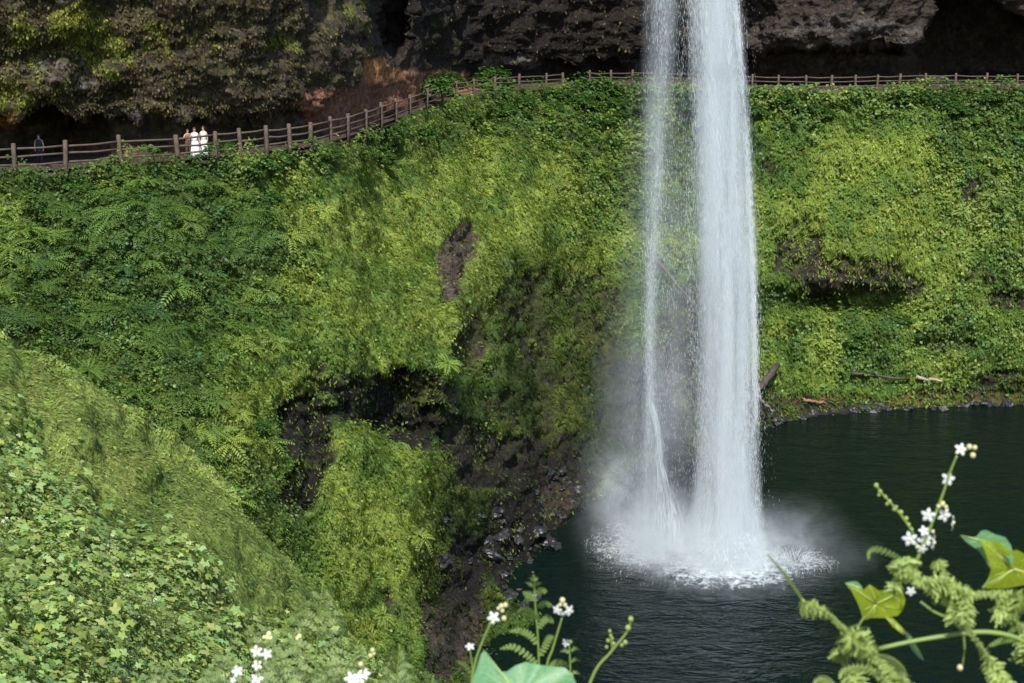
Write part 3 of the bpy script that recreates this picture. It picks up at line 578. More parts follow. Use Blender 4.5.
# ------------------------------------------------------------------ water
m, nt, b = mat('pool_water'); g = geo(nt); M_POOL = m
mp = nd(nt, 'ShaderNodeMapping'); mp.inputs['Scale'].default_value = (1, 2.0, 1); mp.inputs['Rotation'].default_value = (0, 0, .12); nt.links.new(g, mp.inputs[0])
r1 = noise(nt, .35, 3, .6, mp.outputs[0], .6); r2 = noise(nt, 1.25, 3, .6, mp.outputs[0], .5); hh = mth(nt, 'ADD', r1.outputs[0], mth(nt, 'MULTIPLY', r2.outputs[0], .5))
bump(nt, b, hh, 1.0, .30)
b.inputs['Roughness'].default_value = .10; b.inputs['IOR'].default_value = 1.33; b.inputs['Specular IOR Level'].default_value = .26
sx = nd(nt, 'ShaderNodeSeparateXYZ'); nt.links.new(g, sx.inputs[0])
def gauss2(cx_, cy_, rx, ry):
    a = mth(nt, 'DIVIDE', mth(nt, 'SUBTRACT', sx.outputs[0], cx_), rx); c = mth(nt, 'DIVIDE', mth(nt, 'SUBTRACT', sx.outputs[1], cy_), ry)
    q = mth(nt, 'ADD', mth(nt, 'MULTIPLY', a, a), mth(nt, 'MULTIPLY', c, c)); return mth(nt, 'POWER', 2.718, mth(nt, 'MULTIPLY', q, -1.0))
mask = mth(nt, 'MAXIMUM', gauss2(13.0, 80.2, 4.4, 3.6), mth(nt, 'MULTIPLY', gauss2(8.6, 83.5, 3.9, 4.2), .85))
mask = mth(nt, 'MAXIMUM', mask, mth(nt, 'MULTIPLY', gauss2(17.5, 80.5, 2.2, 1.4), .62))
vo = nd(nt, 'ShaderNodeTexVoronoi', feature='DISTANCE_TO_EDGE'); vo.inputs['Scale'].default_value = 1.5
fn = noise(nt, 1.6, 8, .72, g, 1.2); wv = nd(nt, 'ShaderNodeVectorMath', operation='ADD'); nt.links.new(g, wv.inputs[0]); nt.links.new(fn.outputs['Color'], wv.inputs[1]); nt.links.new(wv.outputs[0], vo.inputs['Vector'])
web = mth(nt, 'SUBTRACT', 1.0, mth(nt, 'MULTIPLY', vo.outputs['Distance'], 7.0), clamp=True)
fo = mth(nt, 'ADD', mth(nt, 'MULTIPLY', mask, 1.1), mth(nt, 'MULTIPLY', mth(nt, 'SUBTRACT', fn.outputs[0], .5), 2.2))
fo = mth(nt, 'ADD', fo, mth(nt, 'MULTIPLY', mth(nt, 'MULTIPLY', web, .75), mth(nt, 'ADD', mask, -.08, clamp=True)))
fm = nd(nt, 'ShaderNodeMapRange'); fm.inputs[1].default_value = .62; fm.inputs[2].default_value = 1.45; nt.links.new(fo, fm.inputs[0])
fl = noise(nt, 3.2, 6, .75, mp.outputs[0], 1.0); spk = nd(nt, 'ShaderNodeMapRange'); spk.inputs[1].default_value = .68; spk.inputs[2].default_value = .80; nt.links.new(fl.outputs[0], spk.inputs[0])
fall = mth(nt, 'MAXIMUM', fm.outputs[0], mth(nt, 'MULTIPLY', spk.outputs[0], .12))
nt.links.new(mixc(nt, fall, (.0025, .0075, .006), (.72, .80, .84)), b.inputs['Base Color'])
nt.links.new(mth(nt, 'ADD', mth(nt, 'MULTIPLY', fall, .7), .10), b.inputs['Roughness'])
gx, gy = np.meshgrid(np.arange(-70, 110, .5), np.arange(30, 135, .5)); gz = .03*fbm(np.stack([gx, gy*1.5, 0*gx], -1), .5, 3)
dd = np.hypot(gx-13, gy-81); gz = gz+.10*np.cos(dd*2.1)*np.exp(-dd/6)+.22*np.exp(-(dd/3.2)**2)*(1+fbm(np.stack([gx, gy, 0*gx], -1), 1.1, 2))
i = np.arange(gx.size).reshape(gx.shape); f = np.stack([i[:-1, :-1], i[:-1, 1:], i[1:, 1:], i[1:, :-1]], -1).reshape(-1, 4)
wt = link('water', npmesh('water', np.stack([gx, gy, gz], -1), f, smooth=True), None, M_POOL); tag(wt, 'dark rippled plunge pool', 'pool', None, 'structure')
# ------------------------------------------------------------------ waterfall
YF = 81.0
def zof(py): return at(512, py, YF)[..., 2]
def xof(px, py): return at(px, py, YF)[..., 0]
def path(tab):   # (py, px centre, half width px)
    t = np.array(tab, float); z = zof(t[:, 0]); x = xof(t[:, 1], t[:, 0]); k = x/np.where(np.abs(t[:, 1]-512) < 1, 1, (t[:, 1]-512)); o = np.argsort(z)
    return z[o], x[o], (t[:, 2]*k)[o]
MAIN = path([(-120, 705, 25), (0, 713, 26), (100, 720, 27), (200, 724, 28), (300, 727, 29), (400, 728, 30), (500, 726, 32), (545, 724, 36), (562, 723, 44)])
VEIL = path([(-120, 664, 19), (0, 661, 18), (100, 659, 17), (180, 656, 14), (250, 651, 11), (330, 649, 8), (400, 650, 7), (450, 652, 14), (520, 650, 26)])
EDGE = path([(-120, 690, 7), (0, 690, 7), (100, 692, 8), (240, 689, 6), (330, 691, 5), (400, 700, 7), (520, 704, 14)])
TAIL = path([(400, 651, 3), (430, 658, 3), (470, 661, 6), (520, 668, 14)]); HAZE = path([(-120, 676, 28), (0, 676, 28), (200, 672, 30), (400, 668, 36), (500, 662, 46), (530, 655, 50)])
RT = path([(-120, 734, 5), (0, 735, 4), (100, 744, 5), (250, 752, 4), (400, 756, 4), (540, 752, 8)])
def streaks(PT, n, wd, ln, sig=.5, mod=.5, zs=.10, xs_=1.6, yw=1.0, col=(.82, .88, .91), clip=1.15, zmax=99, seed=0):
    z0, z1 = PT[0][0], min(PT[0][-1], zmax); z = rng.uniform(z0, z1, n*3); r = rng.normal(0, sig, (n*3, 2)); x = np.interp(z, PT[0], PT[1]); w_ = np.interp(z, PT[0], PT[2])
    X = x+r[:, 0]*w_; Yv = YF+r[:, 1]*w_*yw; nn = fbm(np.stack([(X-x)*xs_, Yv*.5+seed, z*zs*xs_], -1), 1, 4, .65)
    ok = (rng.random(n*3) < np.clip(1-mod+mod*2*(nn+.35), .03, 1)) & (np.abs(r[:, 0]) < clip); i = np.nonzero(ok)[0][:n]; z, X, Yv, x, w_, r, nn = [q[i] for q in (z, X, Yv, x, w_, r, nn)]; K = len(i)
    L_ = ln*rng.uniform(.4, 1.6, K); zz = z-L_; dx = (np.interp(zz, PT[0], PT[1])+r[:, 0]*np.interp(zz, PT[0], PT[2]))-X
    az_ = rng.uniform(0, math.pi, K); a = np.stack([np.cos(az_), np.sin(az_), 0*az_], -1)*(wd*rng.uniform(.5, 1.5, K))[:, None]*.5
    top = np.stack([X, Yv, z], -1); bot = np.stack([X+dx, Yv, zz], -1); bot[:, 2] = np.maximum(bot[:, 2], .02); mid = top*.45+bot*.55
    v = np.stack([top, mid-a, bot, mid+a], 1).reshape(-1, 3); f = np.arange(K*4).reshape(-1, 4)
    c = np.array(col)*(.88+.5*np.clip(nn, -.3, .3))[:, None]; return v, f, np.repeat(np.clip(c, 0, .92), 4, 0)
M_WATER = leafmat('falling_water', transl=.45, rough=.35, spec=.5, tcol=(1, 1, 1))
wf = empty('waterfall', (float(MAIN[1][0]), YF, 0)); tag(wf, 'tall white waterfall plunging into the dark pool', 'waterfall')
def wpart(name, parts):
    v = np.concatenate([p[0] for p in parts]); o_ = 0; fs = []
    for p in parts: fs.append(p[1]+o_); o_ += len(p[0])
    v = v-np.array([float(MAIN[1][0]), YF, 0]); return link(name, npmesh(name, v, np.concatenate(fs), {'tint': np.concatenate([p[2] for p in parts])}), wf, M_WATER)
wpart('main_stream', [streaks(MAIN, 60000, .011, .28, .46, .9, clip=1.1, zs=.05, xs_=1.0), streaks(MAIN, 22000, .008, .16, .6, .3, clip=1.6), streaks(MAIN, 26000, .014, .45, .36, 1.4, xs_=1.5, zs=.035, col=(.88, .91, .93), seed=5), streaks(RT, 9000, .013, .35, .42, 1.3, col=(.86, .9, .92))])
wpart('thin_veil', [streaks(VEIL, 7000, .009, .2, .5, 1.0), streaks(VEIL, 1500, .012, .35, .22, 1.2), streaks(EDGE, 3500, .009, .22, .5, 1.0), streaks(TAIL, 900, .03, .9, .4, .3), streaks(HAZE, 6000, .011, .22, .55, .5, yw=.8)])
# splash crown and droplets at the foot
def splash(n, cx_, cy_, R_, H, wd, seed):
    r = np.random.default_rng(seed); a = r.uniform(0, 6.283, n); jet = np.round(a*2.6+r.normal(0, .25, n))/2.6; a = np.where(r.random(n) < .6, jet+r.normal(0, .07, n), a); t = r.random(n)
    rad = R_*(.15+.85*t)*r.uniform(.7, 1.15, n); h = H*4*t*(1-t)*r.uniform(.1, 1, n)**1.5+.05; P = np.stack([cx_+rad*np.cos(a), cy_+rad*np.sin(a)*.85, h], -1)
    vel = unit(np.stack([np.cos(a), np.sin(a), (1-2*t)*1.6], -1)+r.normal(0, .2, (n, 3))); s = unit(np.cross(vel, r.normal(size=(n, 3)))); L_ = r.uniform(.06, .35, n)[:, None]; w_ = (wd*r.uniform(.4, 1.5, n))[:, None]
    v = np.stack([P, P+vel*L_*.5+s*w_, P+vel*L_, P+vel*L_*.5-s*w_], 1).reshape(-1, 3); return v, np.arange(n*4).reshape(-1, 4), np.full((n*4, 3), .82)*np.array([.96, 1, 1.02])
wpart('splash', [splash(9000, 12.9, 80.6, 3.3, 1.5, .007, 1), splash(6000, 8.6, 83.5, 3.8, 1.2, .009, 2), splash(2500, 17.2, 80.8, 2.4, .7, .008, 3), splash(9000, 12.9, 80.6, 2.2, 2.2, .011, 4), splash(4000, 10.5, 81.5, 5.5, .5, .006, 5)])
# soft volumes: the body of the falls and the mist round it
def volmat(name, fn_, alb=(.84, .93, 1), an=-.15):
    m = bpy.data.materials.new(name); m.use_nodes = True; nt = m.node_tree; nt.nodes.clear(); out = nd(nt, 'ShaderNodeOutputMaterial'); pv = nd(nt, 'ShaderNodeVolumePrincipled')
    pv.inputs['Color'].default_value = (*alb, 1); pv.inputs['Anisotropy'].default_value = an; nt.links.new(pv.outputs[0], out.inputs['Volume']); g = geo(nt); s = nd(nt, 'ShaderNodeSeparateXYZ'); nt.links.new(g, s.inputs[0])
    nt.links.new(fn_(nt, g, s.outputs[0], s.outputs[1], s.outputs[2]), pv.inputs['Density']); return m
def poly(nt, z, co_):
    a = co_[0]
    for c in co_[1:]: a = mth(nt, 'MULTIPLY_ADD', a, z, float(c)) if isinstance(a, bpy.types.NodeSocket) else mth(nt, 'MULTIPLY_ADD', z, float(a), float(c))
    return a
def column(PT, amp, name, k=1.25, mod=1.6, pad=1.35, yw=1.0, sc_=(1.3, .13)):
    px_, pw_ = np.polyfit(PT[0], PT[1], 4), np.polyfit(PT[0], PT[2], 4)
    def fn_(nt, g, x, y, z):
        w_ = poly(nt, z, pw_); a = mth(nt, 'DIVIDE', mth(nt, 'SUBTRACT', x, poly(nt, z, px_)), w_); c = mth(nt, 'DIVIDE', mth(nt, 'SUBTRACT', y, YF), mth(nt, 'MULTIPLY', w_, yw))
        q = mth(nt, 'ADD', mth(nt, 'MULTIPLY', a, a), mth(nt, 'MULTIPLY', c, c)); e = mth(nt, 'POWER', 2.718, mth(nt, 'MULTIPLY', q, -k*1.6))
        mp_ = nd(nt, 'ShaderNodeMapping'); mp_.inputs['Scale'].default_value = (sc_[0], sc_[0], sc_[1]); nt.links.new(g, mp_.inputs[0]); n = noise(nt, 1.0, 4, .65, mp_.outputs[0], .3)
        nn = mth(nt, 'ADD', mth(nt, 'MULTIPLY', mth(nt, 'SUBTRACT', n.outputs[0], .5), mod*3), 1.0, clamp=False); nn = mth(nt, 'MAXIMUM', nn, .05)
        return mth(nt, 'MULTIPLY', mth(nt, 'MULTIPLY', mth(nt, 'SUBTRACT', e, .06), amp), nn)
    bm = bmesh.new(); zs_ = np.linspace(.05, PT[0][-1]-.3, 16)
    loft(bm, [(np.polyval(px_, z)-MAIN[1][0], 0, z, np.polyval(pw_, z)*pad, np.polyval(pw_, z)*pad*yw) for z in zs_], 16); return bmobj(name, bm, volmat(name, fn_), wf)
column(MAIN, 2.3, 'water_body', k=1.3, mod=2.6, sc_=(.95, .075), pad=1.5); column(VEIL, .42, 'veil_spray', k=1.2, mod=2.4, sc_=(1.4, .12), pad=1.5); 
G = [(6.9, 85, 3.4, 1.8, 3.0, 2.0, .16), (9.6, 83, 1.2, 3.0, 3, 1.7, .42), (12.6, 81, .3, 3.6, 3.4, 1.6, .85), (17.6, 82, 1.4, 2.2, 2.2, 1.8, .055), (20.2, 80, .6, 2.6, 2.0, 1.0, .03), (9.0, 85, 8.5, 3.0, 4, 4.2, .075), (9.3, 83, 17, 2.4, 3.5, 11, .06)]
def mist_fn(nt, g, x, y, z):
    t = None
    for (a, c, e, ra, rc, re, amp) in G:
        q = None
        for s, o_, r_ in ((x, a, ra), (y, c, rc), (z, e, re)):
            d_ = mth(nt, 'DIVIDE', mth(nt, 'SUBTRACT', s, o_), r_); d_ = mth(nt, 'MULTIPLY', d_, d_); q = d_ if q is None else mth(nt, 'ADD', q, d_)
        e_ = mth(nt, 'MULTIPLY', mth(nt, 'POWER', 2.718, mth(nt, 'MULTIPLY', q, -1.0)), amp); t = e_ if t is None else mth(nt, 'ADD', t, e_)
    n = noise(nt, .6, 5, .68, g, 1.6); nn = mth(nt, 'MAXIMUM', mth(nt, 'MULTIPLY', mth(nt, 'SUBTRACT', n.outputs[0], .36), 4.5), .12)
    return mth(nt, 'MULTIPLY', mth(nt, 'SUBTRACT', t, .004), nn)
bm = bmesh.new(); loft(bm, [(12.5, 83, .06, 10.5, 8.5), (12.5, 83, 3, 10.5, 8.5), (10.5, 83.5, 10, 6.5, 7.5), (9.8, 83, 30, 4.5, 5.5)], 24)
mi = bmobj('mist', bm, volmat('mist', mist_fn)); tag(mi, 'pale spray drifting round the foot of the waterfall', 'mist', None, 'stuff')
#PART3
# ------------------------------------------------------------------ plants close to the camera
M_PETAL = leafmat('white_petals', (.78, .80, .80), .4, tcol=(1, 1, 1)); M_BUD = plain('cream_buds', (.45, .45, .22), .6, .2, 60); M_CENT = plain('flower_centre', (.6, .6, .3), .6, .1, 60)
M_FERN = leafmat('pale_fern', (.24, .36, .10), .4, .6); M_CURL = leafmat('curly_fern', (.33, .44, .13), .35, .6); M_PALEF = leafmat('light_fern', (.30, .40, .17), .4, .6)
M_UNDER = leafmat('sunlit_leaf', (.40, .50, .04), .5, .5, tcol=(1.2, 1.1, .3)); M_TEALLEAF = leafmat('blue_green_leaf', (.15, .33, .16), .35, .4, tcol=(1, 1.1, .5))  # sunlit_leaf: glow of sun through the blade is put into its yellow colour
M_VEIN = plain('leaf_vein', (.42, .52, .18), .5, .1, 40)
def root_at(name, px, py, d, label, cat, group=None): e = empty(name, V(px, py, d)); tag(e, label, cat, group); return e
def loc(o, pts): return [p-o.location for p in pts]
def stem(o, pxs, d, r0, r1, m=None, name='stem', dz=0., n=20):
    pts = spline(loc(o, [V(x, y, d+dz*i) for i, (x, y) in enumerate(pxs)]), n); bm = bmesh.new(); k = d/F
    tube(bm, pts, [(r0+(r1-r0)*i/n)*k for i in range(n+1)], 8); return bmobj(name, bm, m or M_STEM, o)
def flower(o, x, y, d, rp, face=None, npet=5):
    c = V(x, y, d)-o.location; k = d/F*rp; f = Vector(face or (random.uniform(-.5, .5), -1, random.uniform(-.2, .6))).normalized(); a = f.cross(Vector((.2, .1, 1))).normalized(); b = f.cross(a)
    bm = bmesh.new(); off = random.uniform(0, 6)
    for i in range(npet):
        t = off+i/npet*6.2832; u = a*math.cos(t)+b*math.sin(t); w_ = f.cross(u); vs = []
        for (l_, ww, h) in ((.08, .07, 0), (.35, .24, .10), (.7, .27, .12), (1.0, .05, -.02)):
            vs.append([bm.verts.new(c+u*k*l_+w_*k*ww*s+f*k*(h-abs(s)*.05)) for s in (-1, 0, 1)])
        for p, q in zip(vs[:-1], vs[1:]):
            for s in (0, 1): bm.faces.new((p[s], p[s+1], q[s+1], q[s]))
    fl_ = bmobj('flower', bm, M_PETAL, o)
    bm = bmesh.new(); bmesh.ops.create_icosphere(bm, subdivisions=2, radius=k*.2, matrix=Matrix.Translation(c+f*k*.12)); bmobj('flower_centre', bm, M_CENT, fl_)
def bud(o, x, y, d, rp, m=None):
    bm = bmesh.new(); k = d/F*rp; c = V(x, y, d)-o.location; bmesh.ops.create_icosphere(bm, subdivisions=2, radius=k); 
    for v in bm.verts: v.co.z *= 1.15; v.co += c
    bmobj('bud', bm, m or M_BUD, o)
def pinna(bm, pts, wid, n=12, droop=.2, curl=0.):
    """a comb of narrow leaflets on both sides of a curve"""
    P = spline(pts, n); ref = Vector((0, -1, .15))
    for i in range(1, n+1):
        t = (P[i]-P[i-1]).normalized(); sd = t.cross(ref).normalized(); w_ = wid*(math.sin(math.pi*(.16+.80*i/n)))**.7; sp = (P[i]-P[i-1]).length
        for s in (-1, 1):
            a = (sd*s+t*.35).normalized(); q = P[i]; nn = a.cross(t).normalized()
            v = [bm.verts.new(q-t*sp*.30), bm.verts.new(q+a*w_*.55+t*sp*.02-t*sp*.33+nn*curl*w_*.3), bm.verts.new(q+a*w_+Vector((0, 0, -droop*w_))+nn*curl*w_), bm.verts.new(q+a*w_*.55+t*sp*.38+nn*curl*w_*.3), bm.verts.new(q+t*sp*.30)]
            bm.faces.new(v)
    tube(bm, P, [wid*.09]*len(P), 4)
def frond(o, combs, d, wid, m, name='leaflets', curl=0., n=12):
    k = d/F
    for c in combs:
        bm = bmesh.new(); z = random.uniform(-.02, .02)*d*.5
        pinna(bm, loc(o, [V(x, y, d+z*i) for i, (x, y) in enumerate(c)]), wid*k, n, curl=curl); bmobj(name, bm, m, o, smooth=False)
def leaf(o, outline, centre, d, m, name='leaf', cup=.10, tilt=(0, 0), sub=1):
    """a lobed blade cupped round its centre vein"""
    c = V(*centre, d); bm = bmesh.new(); k = d/F; sc_ = max(math.hypot(x-centre[0], y-centre[1]) for x, y in outline); cv = bm.verts.new(c-o.location); rings = []
    for f_ in (.35, .7, 1.0):
        rg = []
        for i, (x, y) in enumerate(outline):
            dx, dy = (x-centre[0])*f_, (y-centre[1])*f_; r = math.hypot(dx, dy)/sc_; an = math.atan2(dy, dx)
            dep = d+k*sc_*(cup*4*r*r*math.cos(an*3)*.5+cup*math.sin(an*5+i)*.5*r)+k*(tilt[0]*dx+tilt[1]*dy)
            rg.append(bm.verts.new(V(centre[0]+dx, centre[1]+dy, dep)-o.location))
        rings.append(rg)
    m_ = len(outline)
    vb = bmesh.new(); R0 = [math.hypot(x-centre[0], y-centre[1]) for x, y in outline]; sg = Vector((0, -k*.35, 0))
    for i in range(m_):
        if R0[i] > max(R0[i-1], R0[(i+1) % m_]) and R0[i] > sc_*.4: tube(vb, [cv.co+sg]+[rings[q][i].co+sg for q in (0, 1)]+[rings[1][i].co.lerp(rings[2][i].co, .8)+sg], [k*.8, k*.6, k*.35, k*.15], 5)
    for i in range(m_):
        if i % 2: tube(vb, [rings[0][i].co+sg, rings[1][i].co+sg, rings[1][i].co.lerp(rings[2][i].co, .7)+sg], [k*.35, k*.25, k*.1], 4)
    for i in range(m_): bm.faces.new((cv, rings[0][i], rings[0][(i+1) % m_]))
    for a, b in zip(rings[:-1], rings[1:]):
        for i in range(m_): bm.faces.new((a[i], b[i], b[(i+1) % m_], a[(i+1) % m_]))
    ob = bmobj(name, bm, m, o, sub=sub); bmobj('veins', vb, M_VEIN, ob) if len(vb.verts) else None; ob.modifiers[0].subdivision_type = 'SIMPLE'; return ob
Z4 = lambda L: [(440+x/4.654, 560+y/4.654) for x, y in L]
d = 1.8
o = root_at('fern', 541, 760, d, 'upright green fern frond with curled side leaflets at the bottom centre', 'fern')
stem(o, [(541, 760), (539.5, 690), (538, 640), (535, 600), (534, 575)], d, 1.5, .6)
frond(o, [Z4(c) for c in ([(447, 182), (420, 165), (388, 150)], [(452, 275), (420, 240), (385, 230), (360, 238)], [(458, 400), (420, 350), (375, 328), (328, 332)], [(455, 490), (410, 445), (340, 402), (285, 412)],
   [(445, 155), (470, 140), (496, 145)], [(455, 222), (485, 200), (520, 212)], [(455, 325), (480, 285), (505, 270), (525, 290)], [(460, 455), (490, 400), (510, 360), (530, 358)], [(505, 500), (545, 475), (590, 480)])], d, 5.2, M_FERN, n=11)
frond(o, [Z4(c) for c in ([(440, 125), (420, 112), (400, 106)], [(440, 125), (455, 108), (470, 106)], [(437, 98), (425, 88), (415, 86)], [(437, 98), (446, 88), (456, 84)], [(436, 90), (436, 78), (435, 68)])], d, 2.6, M_FERN, n=6)
o = root_at('flower_stalk', 470, 760, 1.7, 'green stalk with one white flower and cream buds rising left of the fern', 'flower stalk')
stem(o, [(470, 760), (471, 690), (476, 660), (484, 638), (491, 622)], 1.7, 1.9, 1.0); flower(o, 493.5, 617.5, 1.7, 7.5, (-.2, -1, .3))
for x, y, r in [(285, 215, 2.8), (305, 210, 2.8), (290, 236, 2.4), (298, 272, 2.8), (272, 225, 2.)]: bud(o, *Z4([(x, y)])[0], 1.7, r)
o = root_at('flower_stalk', 546, 760, 1.75, 'green stalk topped by a pale white flower cluster right of the fern', 'flower stalk')
stem(o, [(546, 760), (546, 675), (553, 648), (559, 628), (562, 618)], 1.75, 1.6, .9)
for x, y, r, f in [(545, 232, 6, (-.6, -1, .1)), (600, 235, 6.5, (.6, -1, .1)), (572, 250, 5, (0, -1, -.5))]: flower(o, *Z4([(x, y)])[0], 1.75, r, f)
for x, y, r in [(570, 188, 3.2), (582, 210, 2.4), (560, 208, 2.2)]: bud(o, *Z4([(x, y)])[0], 1.75, r)
o = root_at('flower_stalk', 474, 760, 1.72, 'thin stalk with one small white flower, lowest and leftmost of the centre stalks', 'flower stalk')
stem(o, [(474, 760), (473, 690), (472, 665), (470, 650)], 1.72, 1.0, .7); flower(o, 470, 646.5, 1.72, 5.5, (0, -.5, 1)); frond(o, [[(472, 675), (465, 665), (457, 661)]], 1.72, 3.5, M_FERN, n=7)
o = root_at('flower_stalk', 571, 760, 1.8, 'slim leafy stalk with a tiny white flower right of the broad leaf', 'flower stalk')
stem(o, [(571, 760), (570.5, 680), (569.5, 650), (568.5, 640)], 1.8, 1.1, .7); flower(o, 565.5, 643, 1.8, 5, (-.8, -1, .3)); bud(o, 570.5, 642, 1.8, 2.2, M_FERN)
frond(o, [[(570, y), (570+s*5, y-4), (570+s*9.5, y-2)] for y, s in ((654, -1), (652, 1), (663, 1), (676, 1), (684, -1), (668, -1))], 1.8, 2.6, M_FERN, n=5)
o = root_at('flower_stalk', 560, 790, 1.7, 'bare slanting stalk of closed buds above the dark water', 'flower stalk')
stem(o, [(560, 790), (590, 683), (611, 652), (627, 632), (631, 620)], 1.7, 2.1, .9)
for x, y, r in [(888, 275, 3), (875, 316, 3.2), (862, 383, 2.6), (846, 396, 2.)]: bud(o, *Z4([(x, y)])[0], 1.7, r, M_CURL)
stem(o, [(613, 651), (611, 640), (610, 633)], 1.7, 1.1, .6, name='side_stem')
for x, y, r in [(790, 330, 1.8), (795, 352, 1.8), (782, 375, 2.), (808, 388, 2.), (775, 405, 1.8), (802, 365, 1.6)]: bud(o, *Z4([(x, y)])[0], 1.7, r, M_CURL)
o = root_at('broad_leaf_plant', 515, 790, 1.5, 'broad blue green lobed leaf at the bottom edge under the fern', 'plant')
stem(o, [(515, 790), (517, 720), (520, 700)], 1.5, 2.2, 1.5)
leaf(o, Z4([(150, 560), (172, 500), (190, 440), (206, 418), (228, 450), (248, 505), (275, 520), (310, 520), (350, 492), (400, 474), (460, 488), (520, 495), (580, 500), (615, 530), (640, 590), (600, 680), (500, 740), (400, 745), (280, 740), (190, 690), (150, 620)]), (520, 697), 1.5, M_TEALLEAF, cup=.08, tilt=(0, -.8))
# right hand vine
R8 = lambda L: [(820+x/4.775, 540+y/4.775) for x, y in L]
R3 = lambda L: [(800+x/2.598, 420+y/2.598) for x, y in L]
d = 1.6
o = root_at('flower_stalk', 918, 590, d, 'tall white flowered stalk standing highest against the dark pool on the right', 'flower stalk')
stem(o, R3([(300, 372), (318, 330), (345, 262), (372, 190), (392, 130), (408, 92)]), d, 2., 1.)
for x, y, r, f in [(418, 76, 7, (0, -1, .5)), (385, 152, 8, (.2, -1, .2)), (333, 247, 8, (-.5, -1, .2)), (375, 246, 8.5, (.3, -1, .1)), (396, 266, 9, (1, -.4, 0)), (285, 309, 8.5, (-.4, -1, .1)), (325, 312, 9, (.1, -1, .2)), (346, 318, 9, (1, -.5, 0)), (322, 288, 6, (0, -1, .6)), (318, 335, 6, (0, -1, -.2)), (288, 445, 6, (0, -1, 0))]:
    flower(o, *R3([(x, y)])[0], d+random.uniform(-.01, .01), r, f)
for x, y, r in [(440, 70, 3), (454, 72, 2.6), (449, 92, 3), (370, 218, 3), (360, 224, 2.4), (379, 226, 2.2), (345, 290, 2), (305, 330, 2.4)]: bud(o, *R3([(x, y)])[0], d, r)
o = root_at('flower_stalk', 915, 585, d+.03, 'slanting stalk of green buds left of the tall flowered stalk', 'flower stalk')
stem(o, R3([(312, 360), (296, 300), (268, 255), (235, 215), (212, 190), (200, 172)]), d+.03, 1.8, 1.0)
for x, y, r in [(198, 170, 2.6), (208, 186, 2.3), (205, 195, 1.8), (222, 200, 2), (232, 212, 2.4), (226, 218, 1.8), (250, 226, 1.8), (262, 240, 2.6), (244, 232, 2.), (276, 256, 2.4), (282, 272, 2.2), (290, 284, 2)]: bud(o, *R3([(x, y)])[0], d+.03, r, M_CURL)
def curly(o, path_, rp, n, d, m, name='curled_fronds', seed=0, ln=1.0):
    rp *= 1.75; n = int(n*1.7)
    """crumpled young fern: small curling leaflets all round a spine"""
    r = random.Random(seed); P = spline(loc(o, [V(x, y, d+.012*math.sin(i*1.7+seed)) for i, (x, y) in enumerate(path_)]), 60); k = d/F; bm = bmesh.new()
    for i in range(n):
        u = r.random()*59.9; j = int(u); p = P[j].lerp(P[j+1], u-j); t = (P[j+1]-P[j]).normalized(); a0 = r.uniform(0, 6.28); x_ = t.cross(Vector((0, 0.9, .4))).normalized(); y_ = t.cross(x_)
        e = (x_*math.cos(a0)+y_*math.sin(a0)+t*r.uniform(-.6, .6)).normalized(); env = (math.sin(math.pi*min(1, .12+.88*(1-abs(u/60-.45)*1.3)))) if u < 60 else .3
        L_ = rp*k*r.uniform(.5, 1.15)*max(.35, abs(env))*ln; cdir = (e.cross(t)*r.choice((-1, 1))+Vector((0, 0, -.7))).normalized(); w_ = L_*.14; prev = None; q = p.copy(); dr = e.copy()
        for s in range(6):
            sd = dr.cross(cdir).normalized(); ww = w_*(1-s/6.5)*(1.5 if s % 2 else .8); a, b = bm.verts.new(q+sd*ww), bm.verts.new(q-sd*ww)
            if prev: bm.faces.new((prev[0], prev[1], b, a))
            prev = (a, b); q = q+dr*L_/5; dr = (dr+cdir*.55).normalized()
    tube(bm, P, [k*1.3]*len(P), 6); bmobj(name, bm, m, o, smooth=False)
d = 1.5
o = root_at('fern', 1060, 672, d, 'vine like fern with crumpled curled fronds on a thick arching stem at right', 'fern')
stem(o, R8([(280, 520), (400, 492), (520, 470), (640, 452), (720, 442), (800, 440), (900, 455), (1000, 500), (1150, 620)]), d, 2.4, 2.8, name='arching_stem')
stem(o, R8([(480, 295), (540, 340), (600, 370), (665, 420), (690, 460)]), d, 1.4, 1.5); stem(o, R8([(685, 450), (690, 520), (680, 600)]), d, 1.6, .6); bud(o, *R8([(668, 610)])[0], d, 3.4)
curly(o, R8([(400, 100), (420, 160), (470, 200), (560, 215), (640, 265)]), 12, 420, d, M_CURL, seed=1)
curly(o, R8([(380, 110), (370, 180), (350, 240)]), 8, 120, d, M_CURL, seed=6); curly(o, R8([(560, 100), (590, 150), (600, 210)]), 7, 110, d, M_CURL, seed=7)
curly(o, R8([(600, 230), (680, 265), (760, 260), (850, 260), (930, 300), (960, 290)]), 11, 420, d+.02, M_CURL, seed=2)
curly(o, R8([(700, 300), (700, 400), (760, 500), (820, 590), (880, 690)]), 9, 300, d-.02, M_CURL, seed=3)
curly(o, R8([(850, 330), (900, 360), (960, 420), (990, 500), (1010, 560)]), 12, 300, d+.03, M_CURL, seed=4)
curly(o, R8([(560, 250), (620, 320), (640, 380)]), 8, 120, d, M_CURL, seed=8)
frond(o, [R8([(390, 95), (340, 65), (270, 42), (235, 55), (232, 90)])], d, 5, M_FERN, n=14, curl=.4)
frond(o, [R8([(1020, 480), (940, 470), (860, 480), (790, 520)]), R8([(1020, 520), (960, 560), (900, 570)]), R8([(980, 400), (930, 420), (890, 450)])], d+.05, 5, M_FERN, n=16)
o = root_at('fern', 905, 720, 1.45, 'crumpled pale green fern frond rising from the bottom edge toward the splash', 'fern')
stem(o, [(915, 740), (880, 683), (860, 650), (838, 622), (820, 608), (803, 603)], 1.45, 2.2, 1.2)
